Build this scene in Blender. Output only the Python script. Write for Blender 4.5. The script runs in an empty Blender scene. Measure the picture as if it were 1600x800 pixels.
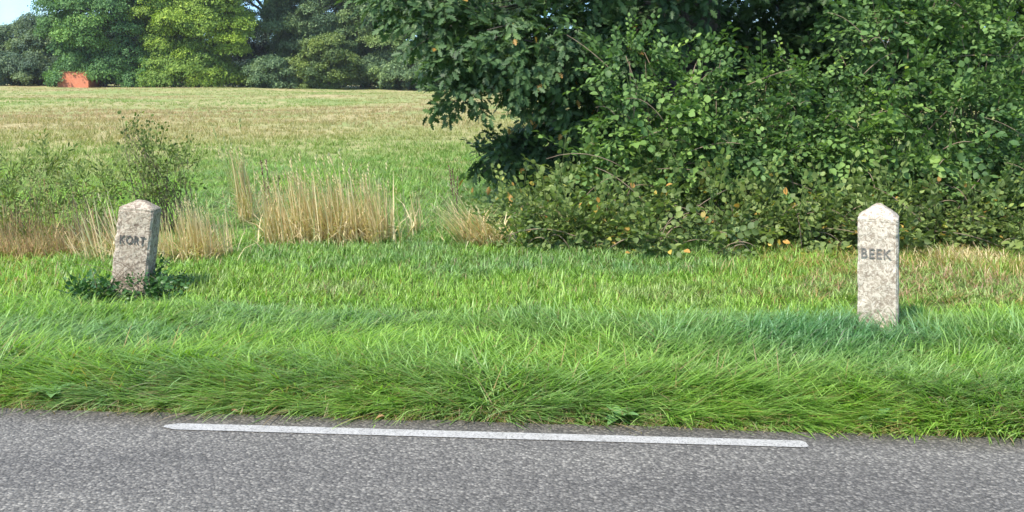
import bpy, math, random
import numpy as np
from mathutils import Vector, Matrix, noise as mnoise

R = math.radians
SC = bpy.context.scene
COL = SC.collection
rng = np.random.default_rng(7)
random.seed(7)

# ------------------------------------------------------------------ camera, sky, sun, exposure
cam_data = bpy.data.cameras.new("camera")
cam = bpy.data.objects.new("camera", cam_data)
COL.objects.link(cam)
cam.location = (0, 0, 1.7)
cam.rotation_euler = (R(90), 0, 0)
cam_data.sensor_width = 36
cam_data.lens = 36
cam_data.shift_y = -290 / 1600
cam_data.clip_end = 3000
SC.camera = cam

SUN_EL, SUN_AZ = 50, 218       # compass bearing the sun stands at (0 = +Y, clockwise): behind the camera, to the left
world = bpy.data.worlds.new("World")
SC.world = world
world.use_nodes = True
wn = world.node_tree.nodes
wn.clear()
w_out = wn.new("ShaderNodeOutputWorld")
w_bg = wn.new("ShaderNodeBackground")
w_sky = wn.new("ShaderNodeTexSky")
w_sky.sky_type = 'NISHITA'
w_sky.sun_disc = False
w_sky.sun_elevation = R(SUN_EL)
w_sky.sun_rotation = R(SUN_AZ)
w_sky.air_density = 0.8
w_sky.dust_density = 0.4
w_sky.ozone_density = 2.5
w_bg.inputs["Strength"].default_value = 0.15
w_tc = wn.new("ShaderNodeTexCoord"); w_sep = wn.new("ShaderNodeSeparateXYZ")
w_mr = wn.new("ShaderNodeMapRange"); w_mr.inputs[1].default_value = 0.0; w_mr.inputs[2].default_value = 0.35
w_cl = wn.new("ShaderNodeTexNoise"); w_cl.inputs["Scale"].default_value = 9; w_cl.inputs["Detail"].default_value = 5
w_cr = wn.new("ShaderNodeValToRGB")
w_cr.color_ramp.elements[0].position = 0.40; w_cr.color_ramp.elements[0].color = (0.22, 0.39, 0.58, 1)
w_cr.color_ramp.elements[1].position = 0.66; w_cr.color_ramp.elements[1].color = (0.52, 0.60, 0.68, 1)
w_mx = wn.new("ShaderNodeMix"); w_mx.data_type = 'RGBA'; w_mx.inputs[7].default_value = (1, 0.95, 0.86, 1)
w_mu = wn.new("ShaderNodeMix"); w_mu.data_type = 'RGBA'; w_mu.blend_type = 'MULTIPLY'; w_mu.inputs[0].default_value = 1
_l = world.node_tree.links.new
_l(w_tc.outputs["Generated"], w_sep.inputs[0]); _l(w_sep.outputs[2], w_mr.inputs[0]); _l(w_tc.outputs["Generated"], w_cl.inputs["Vector"])
_l(w_cl.outputs[0], w_cr.inputs[0]); _l(w_mr.outputs[0], w_mx.inputs[0]); _l(w_cr.outputs[0], w_mx.inputs[6])
_l(w_sky.outputs[0], w_mu.inputs[6]); _l(w_mx.outputs[2], w_mu.inputs[7]); _l(w_mu.outputs[2], w_bg.inputs[0])
world.node_tree.links.new(w_bg.outputs[0], w_out.inputs[0])

sun_d = bpy.data.lights.new("sun", 'SUN')
sun = bpy.data.objects.new("sun", sun_d)
COL.objects.link(sun)
sun_d.energy = 2.35
sun_d.angle = R(2.5)
sun_d.color = (1.0, 0.935, 0.82)
_s = Vector((math.sin(R(SUN_AZ)) * math.cos(R(SUN_EL)), math.cos(R(SUN_AZ)) * math.cos(R(SUN_EL)), math.sin(R(SUN_EL))))
sun.rotation_euler = (-_s).to_track_quat('-Z', 'Y').to_euler()
sun.location = _s * 50

SC.view_settings.view_transform = 'Standard'
SC.view_settings.look = 'None'
SC.view_settings.exposure = 1.5
SC.view_settings.gamma = 1
SC.view_settings.use_curve_mapping = False
SC.cycles.max_bounces = 8
SC.cycles.transparent_max_bounces = 8
SC.render.engine = 'CYCLES'


# ------------------------------------------------------------------ small helpers
def at(px, py, Y):
    """a point at depth Y, read off the photograph's 1600 x 800 grid while measuring the place"""
    return Vector(((px - 800) / 1600 * Y, Y, 1.7 - (py - 110) / 1600 * Y))


def tag(o, label=None, cat=None, group=None, kind=None):
    if label: o["label"] = label
    if cat: o["category"] = cat
    if group: o["group"] = group
    if kind: o["kind"] = kind
    return o


def empty(name, loc=(0, 0, 0)):
    o = bpy.data.objects.new(name, None)
    o.location = loc
    o.empty_display_size = 0.2
    COL.objects.link(o)
    return o


def edge_y(x):
    return 4.91 - 0.085 * x


def ground_z(x, y):
    """height of the land; arrays or floats"""
    x = np.asarray(x, float); y = np.asarray(y, float)
    t = np.clip((y - 25) / 85, 0, 1)
    far = t * t * (3 - 2 * t)
    z = far * (-0.52 - 0.0088 * np.clip(x, -90, 90))
    z = z + 0.05 * np.sin(x * 0.9 + 1.3) * np.sin(y * 0.7) * np.clip((y - 7) / 4, 0, 1)
    z = z + 0.12 * np.sin(x * 0.17 + 0.6) * np.sin(y * 0.13 + 1) * np.clip((y - 14) / 10, 0, 1)
    v = y - (4.91 - 0.085 * x)
    z = z + 0.05 * np.clip(v / 0.5, 0, 1) - 0.02
    # low ridge of the verge
    z = z + 0.04 * np.exp(-((v - 1.6) / 0.4) ** 2) * np.clip(x * 0.6 + 0.3, 0, 1)
    z = np.where(y > 112, z - (np.minimum(y, 150) - 112) * 0.01, z)
    return z


def vnoise(x, y, s, seed=0):
    """smooth value noise 0..1 on arrays"""
    x = np.asarray(x) * s + seed * 17.3; y = np.asarray(y) * s + seed * 9.1
    xi = np.floor(x).astype(int); yi = np.floor(y).astype(int)
    fx = x - xi; fy = y - yi
    fx = fx * fx * (3 - 2 * fx); fy = fy * fy * (3 - 2 * fy)

    def h(a, b):
        n = (a * 374761393 + b * 668265263 + seed * 144665) & 0x7fffffff
        n = ((n ^ (n >> 13)) * 1274126177) & 0x7fffffff
        return ((n ^ (n >> 16)) & 0xffff) / 65535.0
    return (h(xi, yi) * (1 - fx) + h(xi + 1, yi) * fx) * (1 - fy) + (h(xi, yi + 1) * (1 - fx) + h(xi + 1, yi + 1) * fx) * fy


# ---- prototypes and their placement
class Proto:
    def __init__(s, v, faces, tint):
        s.v = np.asarray(v, np.float32)
        s.fl = np.array([i for f in faces for i in f], np.int32)
        s.ft = np.array([len(f) for f in faces], np.int32)
        s.t = np.asarray(tint, np.float32)          # per-vertex tint 0..1


def join(protos):
    v, fl, ft, t, n = [], [], [], [], 0
    for p in protos:
        v.append(p.v); fl.append(p.fl + n); ft.append(p.ft); t.append(p.t); n += len(p.v)
    q = Proto([[0, 0, 0]], [], [0])
    q.v = np.concatenate(v); q.fl = np.concatenate(fl); q.ft = np.concatenate(ft); q.t = np.concatenate(t)
    return q


def moved(p, M, scale=1.0, loc=(0, 0, 0), dt=0.0):
    q = Proto([[0, 0, 0]], [], [0])
    q.v = ((p.v * scale) @ np.asarray(M, np.float32).T + np.asarray(loc, np.float32)).astype(np.float32)
    q.fl, q.ft, q.t = p.fl, p.ft, np.clip(p.t + dt, 0, 1)
    return q


class Acc:
    """collects placed prototypes and writes them out as one mesh"""
    def __init__(s):
        s.v, s.fl, s.ft, s.t, s.t2, s.n = [], [], [], [], [], 0

    def add(s, p, Ms, locs, scales, t2=None):
        """place proto p at k places: Ms (k,3,3), locs (k,3), scales (k,) or (k,3)"""
        k = len(locs)
        if k == 0: return
        sc = np.asarray(scales, np.float32)
        if sc.ndim == 1: sc = sc[:, None]
        v = p.v[None] * sc[:, None, :]
        v = np.einsum('kij,kvj->kvi', np.asarray(Ms, np.float32), v) + np.asarray(locs, np.float32)[:, None, :]
        m = len(p.v)
        off = (np.arange(k, dtype=np.int32) * m + s.n)
        s.v.append(v.reshape(-1, 3)); s.fl.append((p.fl[None] + off[:, None]).ravel())
        s.ft.append(np.tile(p.ft, k)); s.t.append(np.tile(p.t, k))
        t2 = np.full(k, 0.5) if t2 is None else t2
        s.t2.append(np.repeat(np.asarray(t2, np.float32), m)); s.n += m * k

    def one(s, p, t2=0.5):
        s.add(p, np.eye(3)[None], np.zeros((1, 3)), np.ones(1), np.array([t2]))

    def build(s, name, mat, parent=None, smooth=False):
        me = bpy.data.meshes.new(name)
        v = np.concatenate(s.v); fl = np.concatenate(s.fl); ft = np.concatenate(s.ft)
        me.vertices.add(len(v)); me.vertices.foreach_set("co", v.astype(np.float32).ravel())
        me.loops.add(len(fl)); me.loops.foreach_set("vertex_index", fl.astype(np.int32))
        me.polygons.add(len(ft))
        me.polygons.foreach_set("loop_start", (np.cumsum(ft) - ft).astype(np.int32))
        if smooth: me.polygons.foreach_set("use_smooth", np.ones(len(ft), bool))
        a = me.attributes.new("tint", 'FLOAT', 'POINT'); a.data.foreach_set("value", np.concatenate(s.t).astype(np.float32))
        a = me.attributes.new("patch", 'FLOAT', 'POINT'); a.data.foreach_set("value", np.concatenate(s.t2).astype(np.float32))
        me.update(calc_edges=True)
        me.materials.append(mat)
        o = bpy.data.objects.new(name, me)
        COL.objects.link(o)
        if parent: o.parent = parent
        return o


def frames(d, up):
    """rotation matrices with x along d and z near up; arrays (k,3)"""
    d = d / (np.linalg.norm(d, axis=1, keepdims=True) + 1e-9)
    z = up - d * np.sum(up * d, axis=1, keepdims=True)
    z = z / (np.linalg.norm(z, axis=1, keepdims=True) + 1e-9)
    y = np.cross(z, d)
    return np.stack([d, y, z], axis=2)


def zrot(a):
    c, s = np.cos(a), np.sin(a); o = np.zeros_like(c); i = np.ones_like(c)
    return np.stack([np.stack([c, -s, o], 1), np.stack([s, c, o], 1), np.stack([o, o, i], 1)], 1)


def tube(pts, radii, sides=6, t=0.5):
    pts = [Vector(p) for p in pts]
    v, f = [], []
    n = len(pts)
    for i, p in enumerate(pts):
        d = (pts[min(i + 1, n - 1)] - pts[max(i - 1, 0)]).normalized()
        a = d.orthogonal().normalized() if abs(d.z) > 0.95 else d.cross(Vector((0, 0, 1))).normalized()
        b = d.cross(a)
        for k in range(sides):
            w = 2 * math.pi * k / sides
            v.append(p + (a * math.cos(w) + b * math.sin(w)) * radii[i])
    for i in range(n - 1):
        for k in range(sides):
            k2 = (k + 1) % sides
            f.append((i * sides + k, i * sides + k2, (i + 1) * sides + k2, (i + 1) * sides + k))
    f.append(tuple(range(sides))[::-1]); f.append(tuple((n - 1) * sides + k for k in range(sides)))
    return Proto([list(q) for q in v], f, [t] * len(v))


def bezier(a, b, bend, n=6):
    a, b, bend = Vector(a), Vector(b), Vector(bend)
    m = (a + b) / 2 + bend
    return [a * (1 - t) ** 2 + m * 2 * t * (1 - t) + b * t * t for t in [i / (n - 1) for i in range(n)]]


# ------------------------------------------------------------------ materials
def new_mat(name):
    m = bpy.data.materials.new(name); m.use_nodes = True
    nt = m.node_tree; nt.nodes.clear()
    out = nt.nodes.new("ShaderNodeOutputMaterial")
    return m, nt, out


def ramp(nt, stops, interp='LINEAR'):
    r = nt.nodes.new("ShaderNodeValToRGB")
    r.color_ramp.interpolation = interp
    e = r.color_ramp.elements
    while len(e) < len(stops): e.new(0.5)
    for i, (p, c) in enumerate(stops):
        e[i].position = p; e[i].color = (*c, 1) if len(c) == 3 else c
    return r


def noise_node(nt, scale, detail=3, rough=0.5, coord=None, dist=0.0):
    n = nt.nodes.new("ShaderNodeTexNoise")
    n.inputs["Scale"].default_value = scale; n.inputs["Detail"].default_value = detail
    n.inputs["Roughness"].default_value = rough; n.inputs["Distortion"].default_value = dist
    if coord is not None: nt.links.new(coord, n.inputs["Vector"])
    return n


def mixrgb(nt, fac, a, b, mode='MIX'):
    m = nt.nodes.new("ShaderNodeMix"); m.data_type = 'RGBA'; m.blend_type = mode
    for sock, val in ((m.inputs[0], fac), (m.inputs[6], a), (m.inputs[7], b)):
        if hasattr(val, "node"): nt.links.new(val, sock)
        elif isinstance(val, (int, float)): sock.default_value = val
        else: sock.default_value = (*val, 1)
    return m.outputs[2]


def leaf_mat(name, stops, patch=None, rough=0.5, trans=0.3, spec=0.4, patch_mode='MIX'):
    """leaf colour by the leaf's own tint; patch = (colour stops over the patch value, strength)"""
    m, nt, out = new_mat(name)
    at_ = nt.nodes.new("ShaderNodeAttribute"); at_.attribute_name = "tint"
    r = ramp(nt, stops); nt.links.new(at_.outputs["Fac"], r.inputs[0])
    colr = r.outputs[0]
    if patch:
        ap = nt.nodes.new("ShaderNodeAttribute"); ap.attribute_name = "patch"
        rp = ramp(nt, patch[0]); nt.links.new(ap.outputs["Fac"], rp.inputs[0])
        colr = mixrgb(nt, patch[1], colr, rp.outputs[0], patch_mode)
    p = nt.nodes.new("ShaderNodeBsdfPrincipled")
    p.inputs["Roughness"].default_value = rough
    p.inputs["Specular IOR Level"].default_value = spec
    nt.links.new(colr, p.inputs["Base Color"])
    tr = nt.nodes.new("ShaderNodeBsdfTranslucent")
    tcol = mixrgb(nt, 0.5, colr, (1.0, 1.0, 0.35), 'MULTIPLY')
    tcol = mixrgb(nt, 1.0, tcol, (1.35, 1.5, 0.9), 'MULTIPLY')
    nt.links.new(tcol, tr.inputs[0])
    mx = nt.nodes.new("ShaderNodeMixShader"); mx.inputs[0].default_value = trans
    nt.links.new(p.outputs[0], mx.inputs[1]); nt.links.new(tr.outputs[0], mx.inputs[2])
    nt.links.new(mx.outputs[0], out.inputs[0])
    return m


def bark_mat(name, a, b, scale=8):
    m, nt, out = new_mat(name)
    tc = nt.nodes.new("ShaderNodeTexCoord")
    mp = nt.nodes.new("ShaderNodeMapping"); mp.inputs["Scale"].default_value = (1, 1, 0.25)
    nt.links.new(tc.outputs["Object"], mp.inputs[0])
    n = noise_node(nt, scale, 6, 0.65, mp.outputs[0])
    r = ramp(nt, [(0.3, a), (0.7, b)]); nt.links.new(n.outputs[0], r.inputs[0])
    p = nt.nodes.new("ShaderNodeBsdfPrincipled"); p.inputs["Roughness"].default_value = 0.9
    nt.links.new(r.outputs[0], p.inputs["Base Color"])
    bu = nt.nodes.new("ShaderNodeBump"); bu.inputs["Strength"].default_value = 0.6; bu.inputs["Distance"].default_value = 0.02
    nt.links.new(n.outputs[0], bu.inputs["Height"]); nt.links.new(bu.outputs[0], p.inputs["Normal"])
    nt.links.new(p.outputs[0], out.inputs[0])
    return m


# grass: tint = the blade's own colour, patch = yellow-green (0) .. green .. blue-green (1)
GRASS = leaf_mat("grass_blades",
                 [(0.0, (0.075, 0.14, 0.032)), (0.3, (0.175, 0.315, 0.072)), (0.7, (0.28, 0.48, 0.125)), (0.93, (0.41, 0.60, 0.22)),
                  (0.96, (0.24, 0.17, 0.09)), (1.0, (0.46, 0.38, 0.22))],
                 patch=([(0.0, (1.35, 1.05, 1.35)), (0.28, (1.22, 1.17, 0.70)), (0.5, (1.05, 0.98, 1.12)), (0.78, (0.80, 0.88, 1.35)), (1.0, (0.68, 0.80, 1.45))], 1.0),
                 rough=0.42, trans=0.4, spec=0.45, patch_mode='MULTIPLY')
FIELD = leaf_mat("field_grass",
                 [(0.0, (0.15, 0.20, 0.065)), (0.5, (0.26, 0.32, 0.115)), (0.8, (0.36, 0.40, 0.17)), (1.0, (0.47, 0.44, 0.25))],
                 patch=([(0.0, (1.5, 0.92, 1.5)), (0.3, (1.25, 0.97, 1.15)), (0.55, (0.95, 1.0, 0.85)), (1.0, (0.58, 0.95, 0.6))], 1.0),
                 rough=0.7, trans=0.3, spec=0.2, patch_mode='MULTIPLY')
STRAW = leaf_mat("dry_straw",
                 [(0.0, (0.44, 0.31, 0.16)), (0.4, (0.62, 0.48, 0.26)), (0.8, (0.76, 0.65, 0.41)), (1.0, (0.34, 0.40, 0.15))],
                 rough=0.6, trans=0.2, spec=0.3)
RUST = leaf_mat("dead_weed",
                [(0.0, (0.15, 0.085, 0.05)), (0.5, (0.38, 0.24, 0.12)), (0.8, (0.54, 0.41, 0.21)), (1.0, (0.22, 0.26, 0.09))],
                rough=0.7, trans=0.2, spec=0.2)
DOCK = leaf_mat("dock_seed", [(0.0, (0.07, 0.03, 0.02)), (1.0, (0.16, 0.07, 0.045))], rough=0.8, trans=0.05, spec=0.2)
WEED = leaf_mat("weed_leaves",
                [(0.0, (0.07, 0.105, 0.03)), (0.5, (0.16, 0.21, 0.055)), (0.9, (0.28, 0.33, 0.10)), (1.0, (0.30, 0.24, 0.10))],
                rough=0.6, trans=0.3, spec=0.3)
OAK = leaf_mat("oak_leaves",
               [(0.0, (0.034, 0.070, 0.028)), (0.5, (0.075, 0.14, 0.052)), (0.95, (0.135, 0.22, 0.085)), (0.985, (0.17, 0.26, 0.05)), (1.0, (0.50, 0.17, 0.05))],
               rough=0.5, trans=0.28, spec=0.3)
HEDGE = leaf_mat("hedge_leaves",
                 [(0.0, (0.047, 0.095, 0.034)), (0.5, (0.112, 0.205, 0.062)), (0.9, (0.205, 0.335, 0.11)), (0.97, (0.20, 0.30, 0.07)), (0.985, (0.48, 0.42, 0.09)), (1.0, (0.55, 0.20, 0.08))],
                 patch=([(0.0, (0.62, 0.70, 0.78)), (0.5, (1, 1, 1)), (1.0, (1.5, 1.38, 1.05))], 1.0),
                 rough=0.52, trans=0.3, spec=0.28, patch_mode='MULTIPLY')
BRAMBLE = leaf_mat("bramble_leaves",
                   [(0.0, (0.075, 0.115, 0.04)), (0.5, (0.16, 0.225, 0.075)), (0.9, (0.27, 0.35, 0.125)), (0.965, (0.24, 0.32, 0.08)), (0.985, (0.52, 0.40, 0.10)), (1.0, (0.50, 0.19, 0.08))],
                   patch=([(0.0, (0.72, 0.78, 0.85)), (0.5, (1, 1, 1)), (1.0, (1.35, 1.25, 1.0))], 1.0),
                   rough=0.52, trans=0.3, spec=0.28, patch_mode='MULTIPLY')
IVY = leaf_mat("ivy_leaves", [(0.0, (0.025, 0.07, 0.02)), (0.6, (0.05, 0.13, 0.03)), (1.0, (0.10, 0.20, 0.05))], rough=0.4, trans=0.2, spec=0.5)
BARK = bark_mat("bark", (0.05, 0.04, 0.032), (0.17, 0.14, 0.11), 14)
CANE = bark_mat("pale_cane", (0.16, 0.11, 0.075), (0.34, 0.26, 0.175), 20)
TWIG = bark_mat("twig_bark", (0.10, 0.075, 0.05), (0.24, 0.18, 0.12), 30)


def far_leaf(name, lo, mid, hi):
    return leaf_mat(name, [(0.0, lo), (0.5, mid), (1.0, hi)],
                    patch=([(0.0, (0.6, 0.68, 0.8)), (0.5, (1, 1, 1)), (1.0, (1.4, 1.3, 0.95))], 1.0),
                    rough=0.6, trans=0.25, spec=0.25, patch_mode='MULTIPLY')


# ------------------------------------------------------------------ the ground
def ground_material():
    m, nt, out = new_mat("ground_soil_and_turf")
    geo = nt.nodes.new("ShaderNodeNewGeometry")
    pos = geo.outputs["Position"]
    sep = nt.nodes.new("ShaderNodeSeparateXYZ"); nt.links.new(pos, sep.inputs[0])
    fine = noise_node(nt, 22, 6, 0.7, pos)
    verge = ramp(nt, [(0.3, (0.045, 0.06, 0.02)), (0.5, (0.09, 0.13, 0.035)), (0.75, (0.16, 0.17, 0.07))])
    nt.links.new(fine.outputs[0], verge.inputs[0])
    mp = nt.nodes.new("ShaderNodeMapping"); mp.inputs["Scale"].default_value = (0.8, 0.7, 1.0)
    nt.links.new(pos, mp.inputs[0])
    big = noise_node(nt, 0.16, 5, 0.62, mp.outputs[0], 0.4)
    mid = noise_node(nt, 2.2, 6, 0.7, mp.outputs[0])
    bigr = ramp(nt, [(0.38, (0.25, 0.32, 0.12)), (0.5, (0.35, 0.35, 0.165)), (0.62, (0.42, 0.36, 0.20))])
    nt.links.new(big.outputs[0], bigr.inputs[0])
    midr = ramp(nt, [(0.3, (0.62, 0.66, 0.55)), (0.7, (1.25, 1.2, 1.1))])
    nt.links.new(mid.outputs[0], midr.inputs[0])
    field = mixrgb(nt, 1.0, bigr.outputs[0], midr.outputs[0], 'MULTIPLY')
    mr = nt.nodes.new("ShaderNodeMapRange"); mr.inputs[1].default_value = 13; mr.inputs[2].default_value = 20
    nt.links.new(sep.outputs[1], mr.inputs[0])
    colr = mixrgb(nt, mr.outputs[0], verge.outputs[0], field)
    p = nt.nodes.new("ShaderNodeBsdfPrincipled"); p.inputs["Roughness"].default_value = 0.95
    p.inputs["Specular IOR Level"].default_value = 0.1
    nt.links.new(colr, p.inputs["Base Color"])
    bu = nt.nodes.new("ShaderNodeBump"); bu.inputs["Strength"].default_value = 0.8; bu.inputs["Distance"].default_value = 0.05
    nt.links.new(mid.outputs[0], bu.inputs["Height"]); nt.links.new(bu.outputs[0], p.inputs["Normal"])
    nt.links.new(p.outputs[0], out.inputs[0])
    return m


def grid_object(name, xs, ys, zf, mat):
    X, Y = np.meshgrid(xs, ys)
    Z = zf(X, Y)
    v = np.stack([X.ravel(), Y.ravel(), Z.ravel()], 1)
    nx, ny = len(xs), len(ys)
    i = np.arange(nx - 1)[None] + np.arange(ny - 1)[:, None] * nx
    f = np.stack([i, i + 1, i + 1 + nx, i + nx], -1).reshape(-1, 4)
    me = bpy.data.meshes.new(name)
    me.vertices.add(len(v)); me.vertices.foreach_set("co", v.astype(np.float32).ravel())
    me.loops.add(f.size); me.loops.foreach_set("vertex_index", f.ravel().astype(np.int32))
    me.polygons.add(len(f)); me.polygons.foreach_set("loop_start", (np.arange(len(f)) * 4).astype(np.int32))
    me.polygons.foreach_set("use_smooth", np.ones(len(f), bool))
    me.update(calc_edges=True)
    me.materials.append(mat)
    o = bpy.data.objects.new(name, me); COL.objects.link(o)
    return o


xs = np.concatenate([np.linspace(-900, -60, 12), np.linspace(-55, -9, 40), np.linspace(-8, 8, 110), np.linspace(9, 55, 40), np.linspace(60, 900, 12)])
ys = np.concatenate([np.linspace(-200, -10, 8), np.linspace(-8, 4, 8), np.linspace(4.3, 12, 60), np.linspace(12.3, 30, 50), np.linspace(31, 130, 70), np.linspace(140, 1500, 16)])
ground = grid_object("ground", xs, ys, lambda X, Y: np.where(Y - edge_y(X) < 0.12, -0.03, ground_z(X, Y)), ground_material())
tag(ground, kind="structure")


# ------------------------------------------------------------------ the road
def road_material():
    m, nt, out = new_mat("worn_asphalt")
    geo = nt.nodes.new("ShaderNodeNewGeometry"); pos = geo.outputs["Position"]
    vo = nt.nodes.new("ShaderNodeTexVoronoi"); vo.inputs["Scale"].default_value = 75; vo.inputs["Randomness"].default_value = 1
    nt.links.new(pos, vo.inputs["Vector"])
    sepc = nt.nodes.new("ShaderNodeSeparateColor"); nt.links.new(vo.outputs["Color"], sepc.inputs[0])
    stone = ramp(nt, [(0.0, (0.118, 0.111, 0.099)), (0.4, (0.165, 0.155, 0.138)), (0.75, (0.217, 0.204, 0.180)), (1.0, (0.32, 0.30, 0.262))])
    nt.links.new(sepc.outputs[0], stone.inputs[0])
    gap = ramp(nt, [(0.25, (1, 1, 1)), (0.6, (0.55, 0.55, 0.56))])
    nt.links.new(vo.outputs["Distance"], gap.inputs[0])
    c = mixrgb(nt, 0.75, stone.outputs[0], gap.outputs[0], 'MULTIPLY')
    n1 = noise_node(nt, 50, 4, 0.8, pos)
    nr = ramp(nt, [(0.35, (0.66, 0.66, 0.67)), (0.65, (1.32, 1.32, 1.30))]); nt.links.new(n1.outputs[0], nr.inputs[0])
    c = mixrgb(nt, 0.9, c, nr.outputs[0], 'MULTIPLY')
    mp = nt.nodes.new("ShaderNodeMapping"); mp.inputs["Scale"].default_value = (0.25, 1.3, 1); mp.inputs["Rotation"].default_value = (0, 0, 0.085)
    nt.links.new(pos, mp.inputs[0])
    n2 = noise_node(nt, 1.6, 4, 0.55, mp.outputs[0])
    wr = ramp(nt, [(0.3, (0.82, 0.82, 0.83)), (0.7, (1.16, 1.16, 1.15))]); nt.links.new(n2.outputs[0], wr.inputs[0])
    c = mixrgb(nt, 1.0, c, wr.outputs[0], 'MULTIPLY')
    # old dirt lying along the edge under the grass
    sx = nt.nodes.new("ShaderNodeSeparateXYZ"); nt.links.new(pos, sx.inputs[0])
    ma = nt.nodes.new("ShaderNodeMath"); ma.operation = 'MULTIPLY_ADD'; ma.inputs[1].default_value = 0.085
    nt.links.new(sx.outputs[0], ma.inputs[0]); nt.links.new(sx.outputs[1], ma.inputs[2])
    mw = nt.nodes.new("ShaderNodeMath"); mw.operation = 'MULTIPLY_ADD'; mw.inputs[1].default_value = 0.25
    nt.links.new(n2.outputs[0], mw.inputs[0]); nt.links.new(ma.outputs[0], mw.inputs[2])
    er = nt.nodes.new("ShaderNodeMapRange"); er.inputs[1].default_value = 4.86; er.inputs[2].default_value = 5.02
    nt.links.new(mw.outputs[0], er.inputs[0])
    c = mixrgb(nt, er.outputs[0], c, mixrgb(nt, 1.0, c, (0.68, 0.64, 0.58), 'MULTIPLY'))
    p = nt.nodes.new("ShaderNodeBsdfPrincipled"); p.inputs["Roughness"].default_value = 0.8
    p.inputs["Specular IOR Level"].default_value = 0.35
    nt.links.new(c, p.inputs["Base Color"])
    bu = nt.nodes.new("ShaderNodeBump"); bu.inputs["Strength"].default_value = 0.9; bu.inputs["Distance"].default_value = 0.006; bu.invert = True
    nt.links.new(vo.outputs["Distance"], bu.inputs["Height"]); nt.links.new(bu.outputs[0], p.inputs["Normal"])
    nt.links.new(p.outputs[0], out.inputs[0])
    return m


def road_mesh():
    rx = np.concatenate([np.linspace(-300, -12, 20), np.linspace(-11.9, 11.9, 600), np.linspace(12, 300, 20)])
    jig = 0.018 * (vnoise(rx, rx * 0, 3.0, 3) - 0.5) * 2 + 0.012 * (vnoise(rx, rx * 0, 17.0, 4) - 0.5) * 2
    ye = edge_y(rx) + 0.03 + jig
    y0 = edge_y(rx) - 6.4
    v = np.concatenate([np.stack([rx, ye, rx * 0], 1), np.stack([rx, y0, rx * 0], 1), np.stack([rx, ye + 0.015, rx * 0 - 0.04], 1)])
    n = len(rx)
    f = [(i, n + i, n + i + 1, i + 1) for i in range(n - 1)] + [(2 * n + i, i, i + 1, 2 * n + i + 1) for i in range(n - 1)]
    me = bpy.data.meshes.new("road"); me.from_pydata(v.tolist(), [], f); me.update()
    me.materials.append(road_material())
    o = bpy.data.objects.new("road", me); COL.objects.link(o)
    return tag(o, kind="structure")


road_mesh()


def paint_material():
    m, nt, out = new_mat("worn_white_road_paint")
    geo = nt.nodes.new("ShaderNodeNewGeometry"); pos = geo.outputs["Position"]
    n = noise_node(nt, 120, 4, 0.75, pos)
    n2 = noise_node(nt, 9, 3, 0.6, pos)
    r = ramp(nt, [(0.36, (0.15, 0.14, 0.13)), (0.47, (0.42, 0.405, 0.38)), (0.62, (0.54, 0.525, 0.49))]); nt.links.new(n.outputs[0], r.inputs[0])
    r2 = ramp(nt, [(0.3, (0.86, 0.86, 0.85)), (0.6, (1, 1, 1))]); nt.links.new(n2.outputs[0], r2.inputs[0])
    c = mixrgb(nt, 1.0, r.outputs[0], r2.outputs[0], 'MULTIPLY')
    p = nt.nodes.new("ShaderNodeBsdfPrincipled"); p.inputs["Roughness"].default_value = 0.6
    nt.links.new(c, p.inputs["Base Color"])
    bu = nt.nodes.new("ShaderNodeBump"); bu.inputs["Strength"].default_value = 0.5; bu.inputs["Distance"].default_value = 0.003
    nt.links.new(n.outputs[0], bu.inputs["Height"]); nt.links.new(bu.outputs[0], p.inputs["Normal"])
    nt.links.new(p.outputs[0], out.inputs[0])
    return m


def marking():
    nx = 160
    t = np.linspace(0, 1, nx)
    x = -1.66 + t * 3.0
    yc = edge_y(x) - 0.155 + (x * 0.006)
    taper = np.clip(np.minimum(0.3 + t / 0.03, 0.6 + (1 - t) / 0.008), 0.12, 1)
    w = 0.042 * taper + 0.0025 * (vnoise(x, x * 0, 25, 5) - 0.5)
    w2 = 0.042 * taper + 0.0025 * (vnoise(x, x * 0, 25, 6) - 0.5)
    v = np.concatenate([np.stack([x, yc - w, x * 0 + 0.004], 1), np.stack([x, yc + w2, x * 0 + 0.004], 1)])
    f = [(i, i + 1, nx + i + 1, nx + i) for i in range(nx - 1)]
    me = bpy.data.meshes.new("road_marking"); me.from_pydata(v.tolist(), [], f); me.update()
    me.materials.append(paint_material())
    o = bpy.data.objects.new("road_marking", me); COL.objects.link(o)
    tag(o, "white painted dash along the edge of the grey asphalt", "road marking", kind="structure")


marking()


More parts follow.
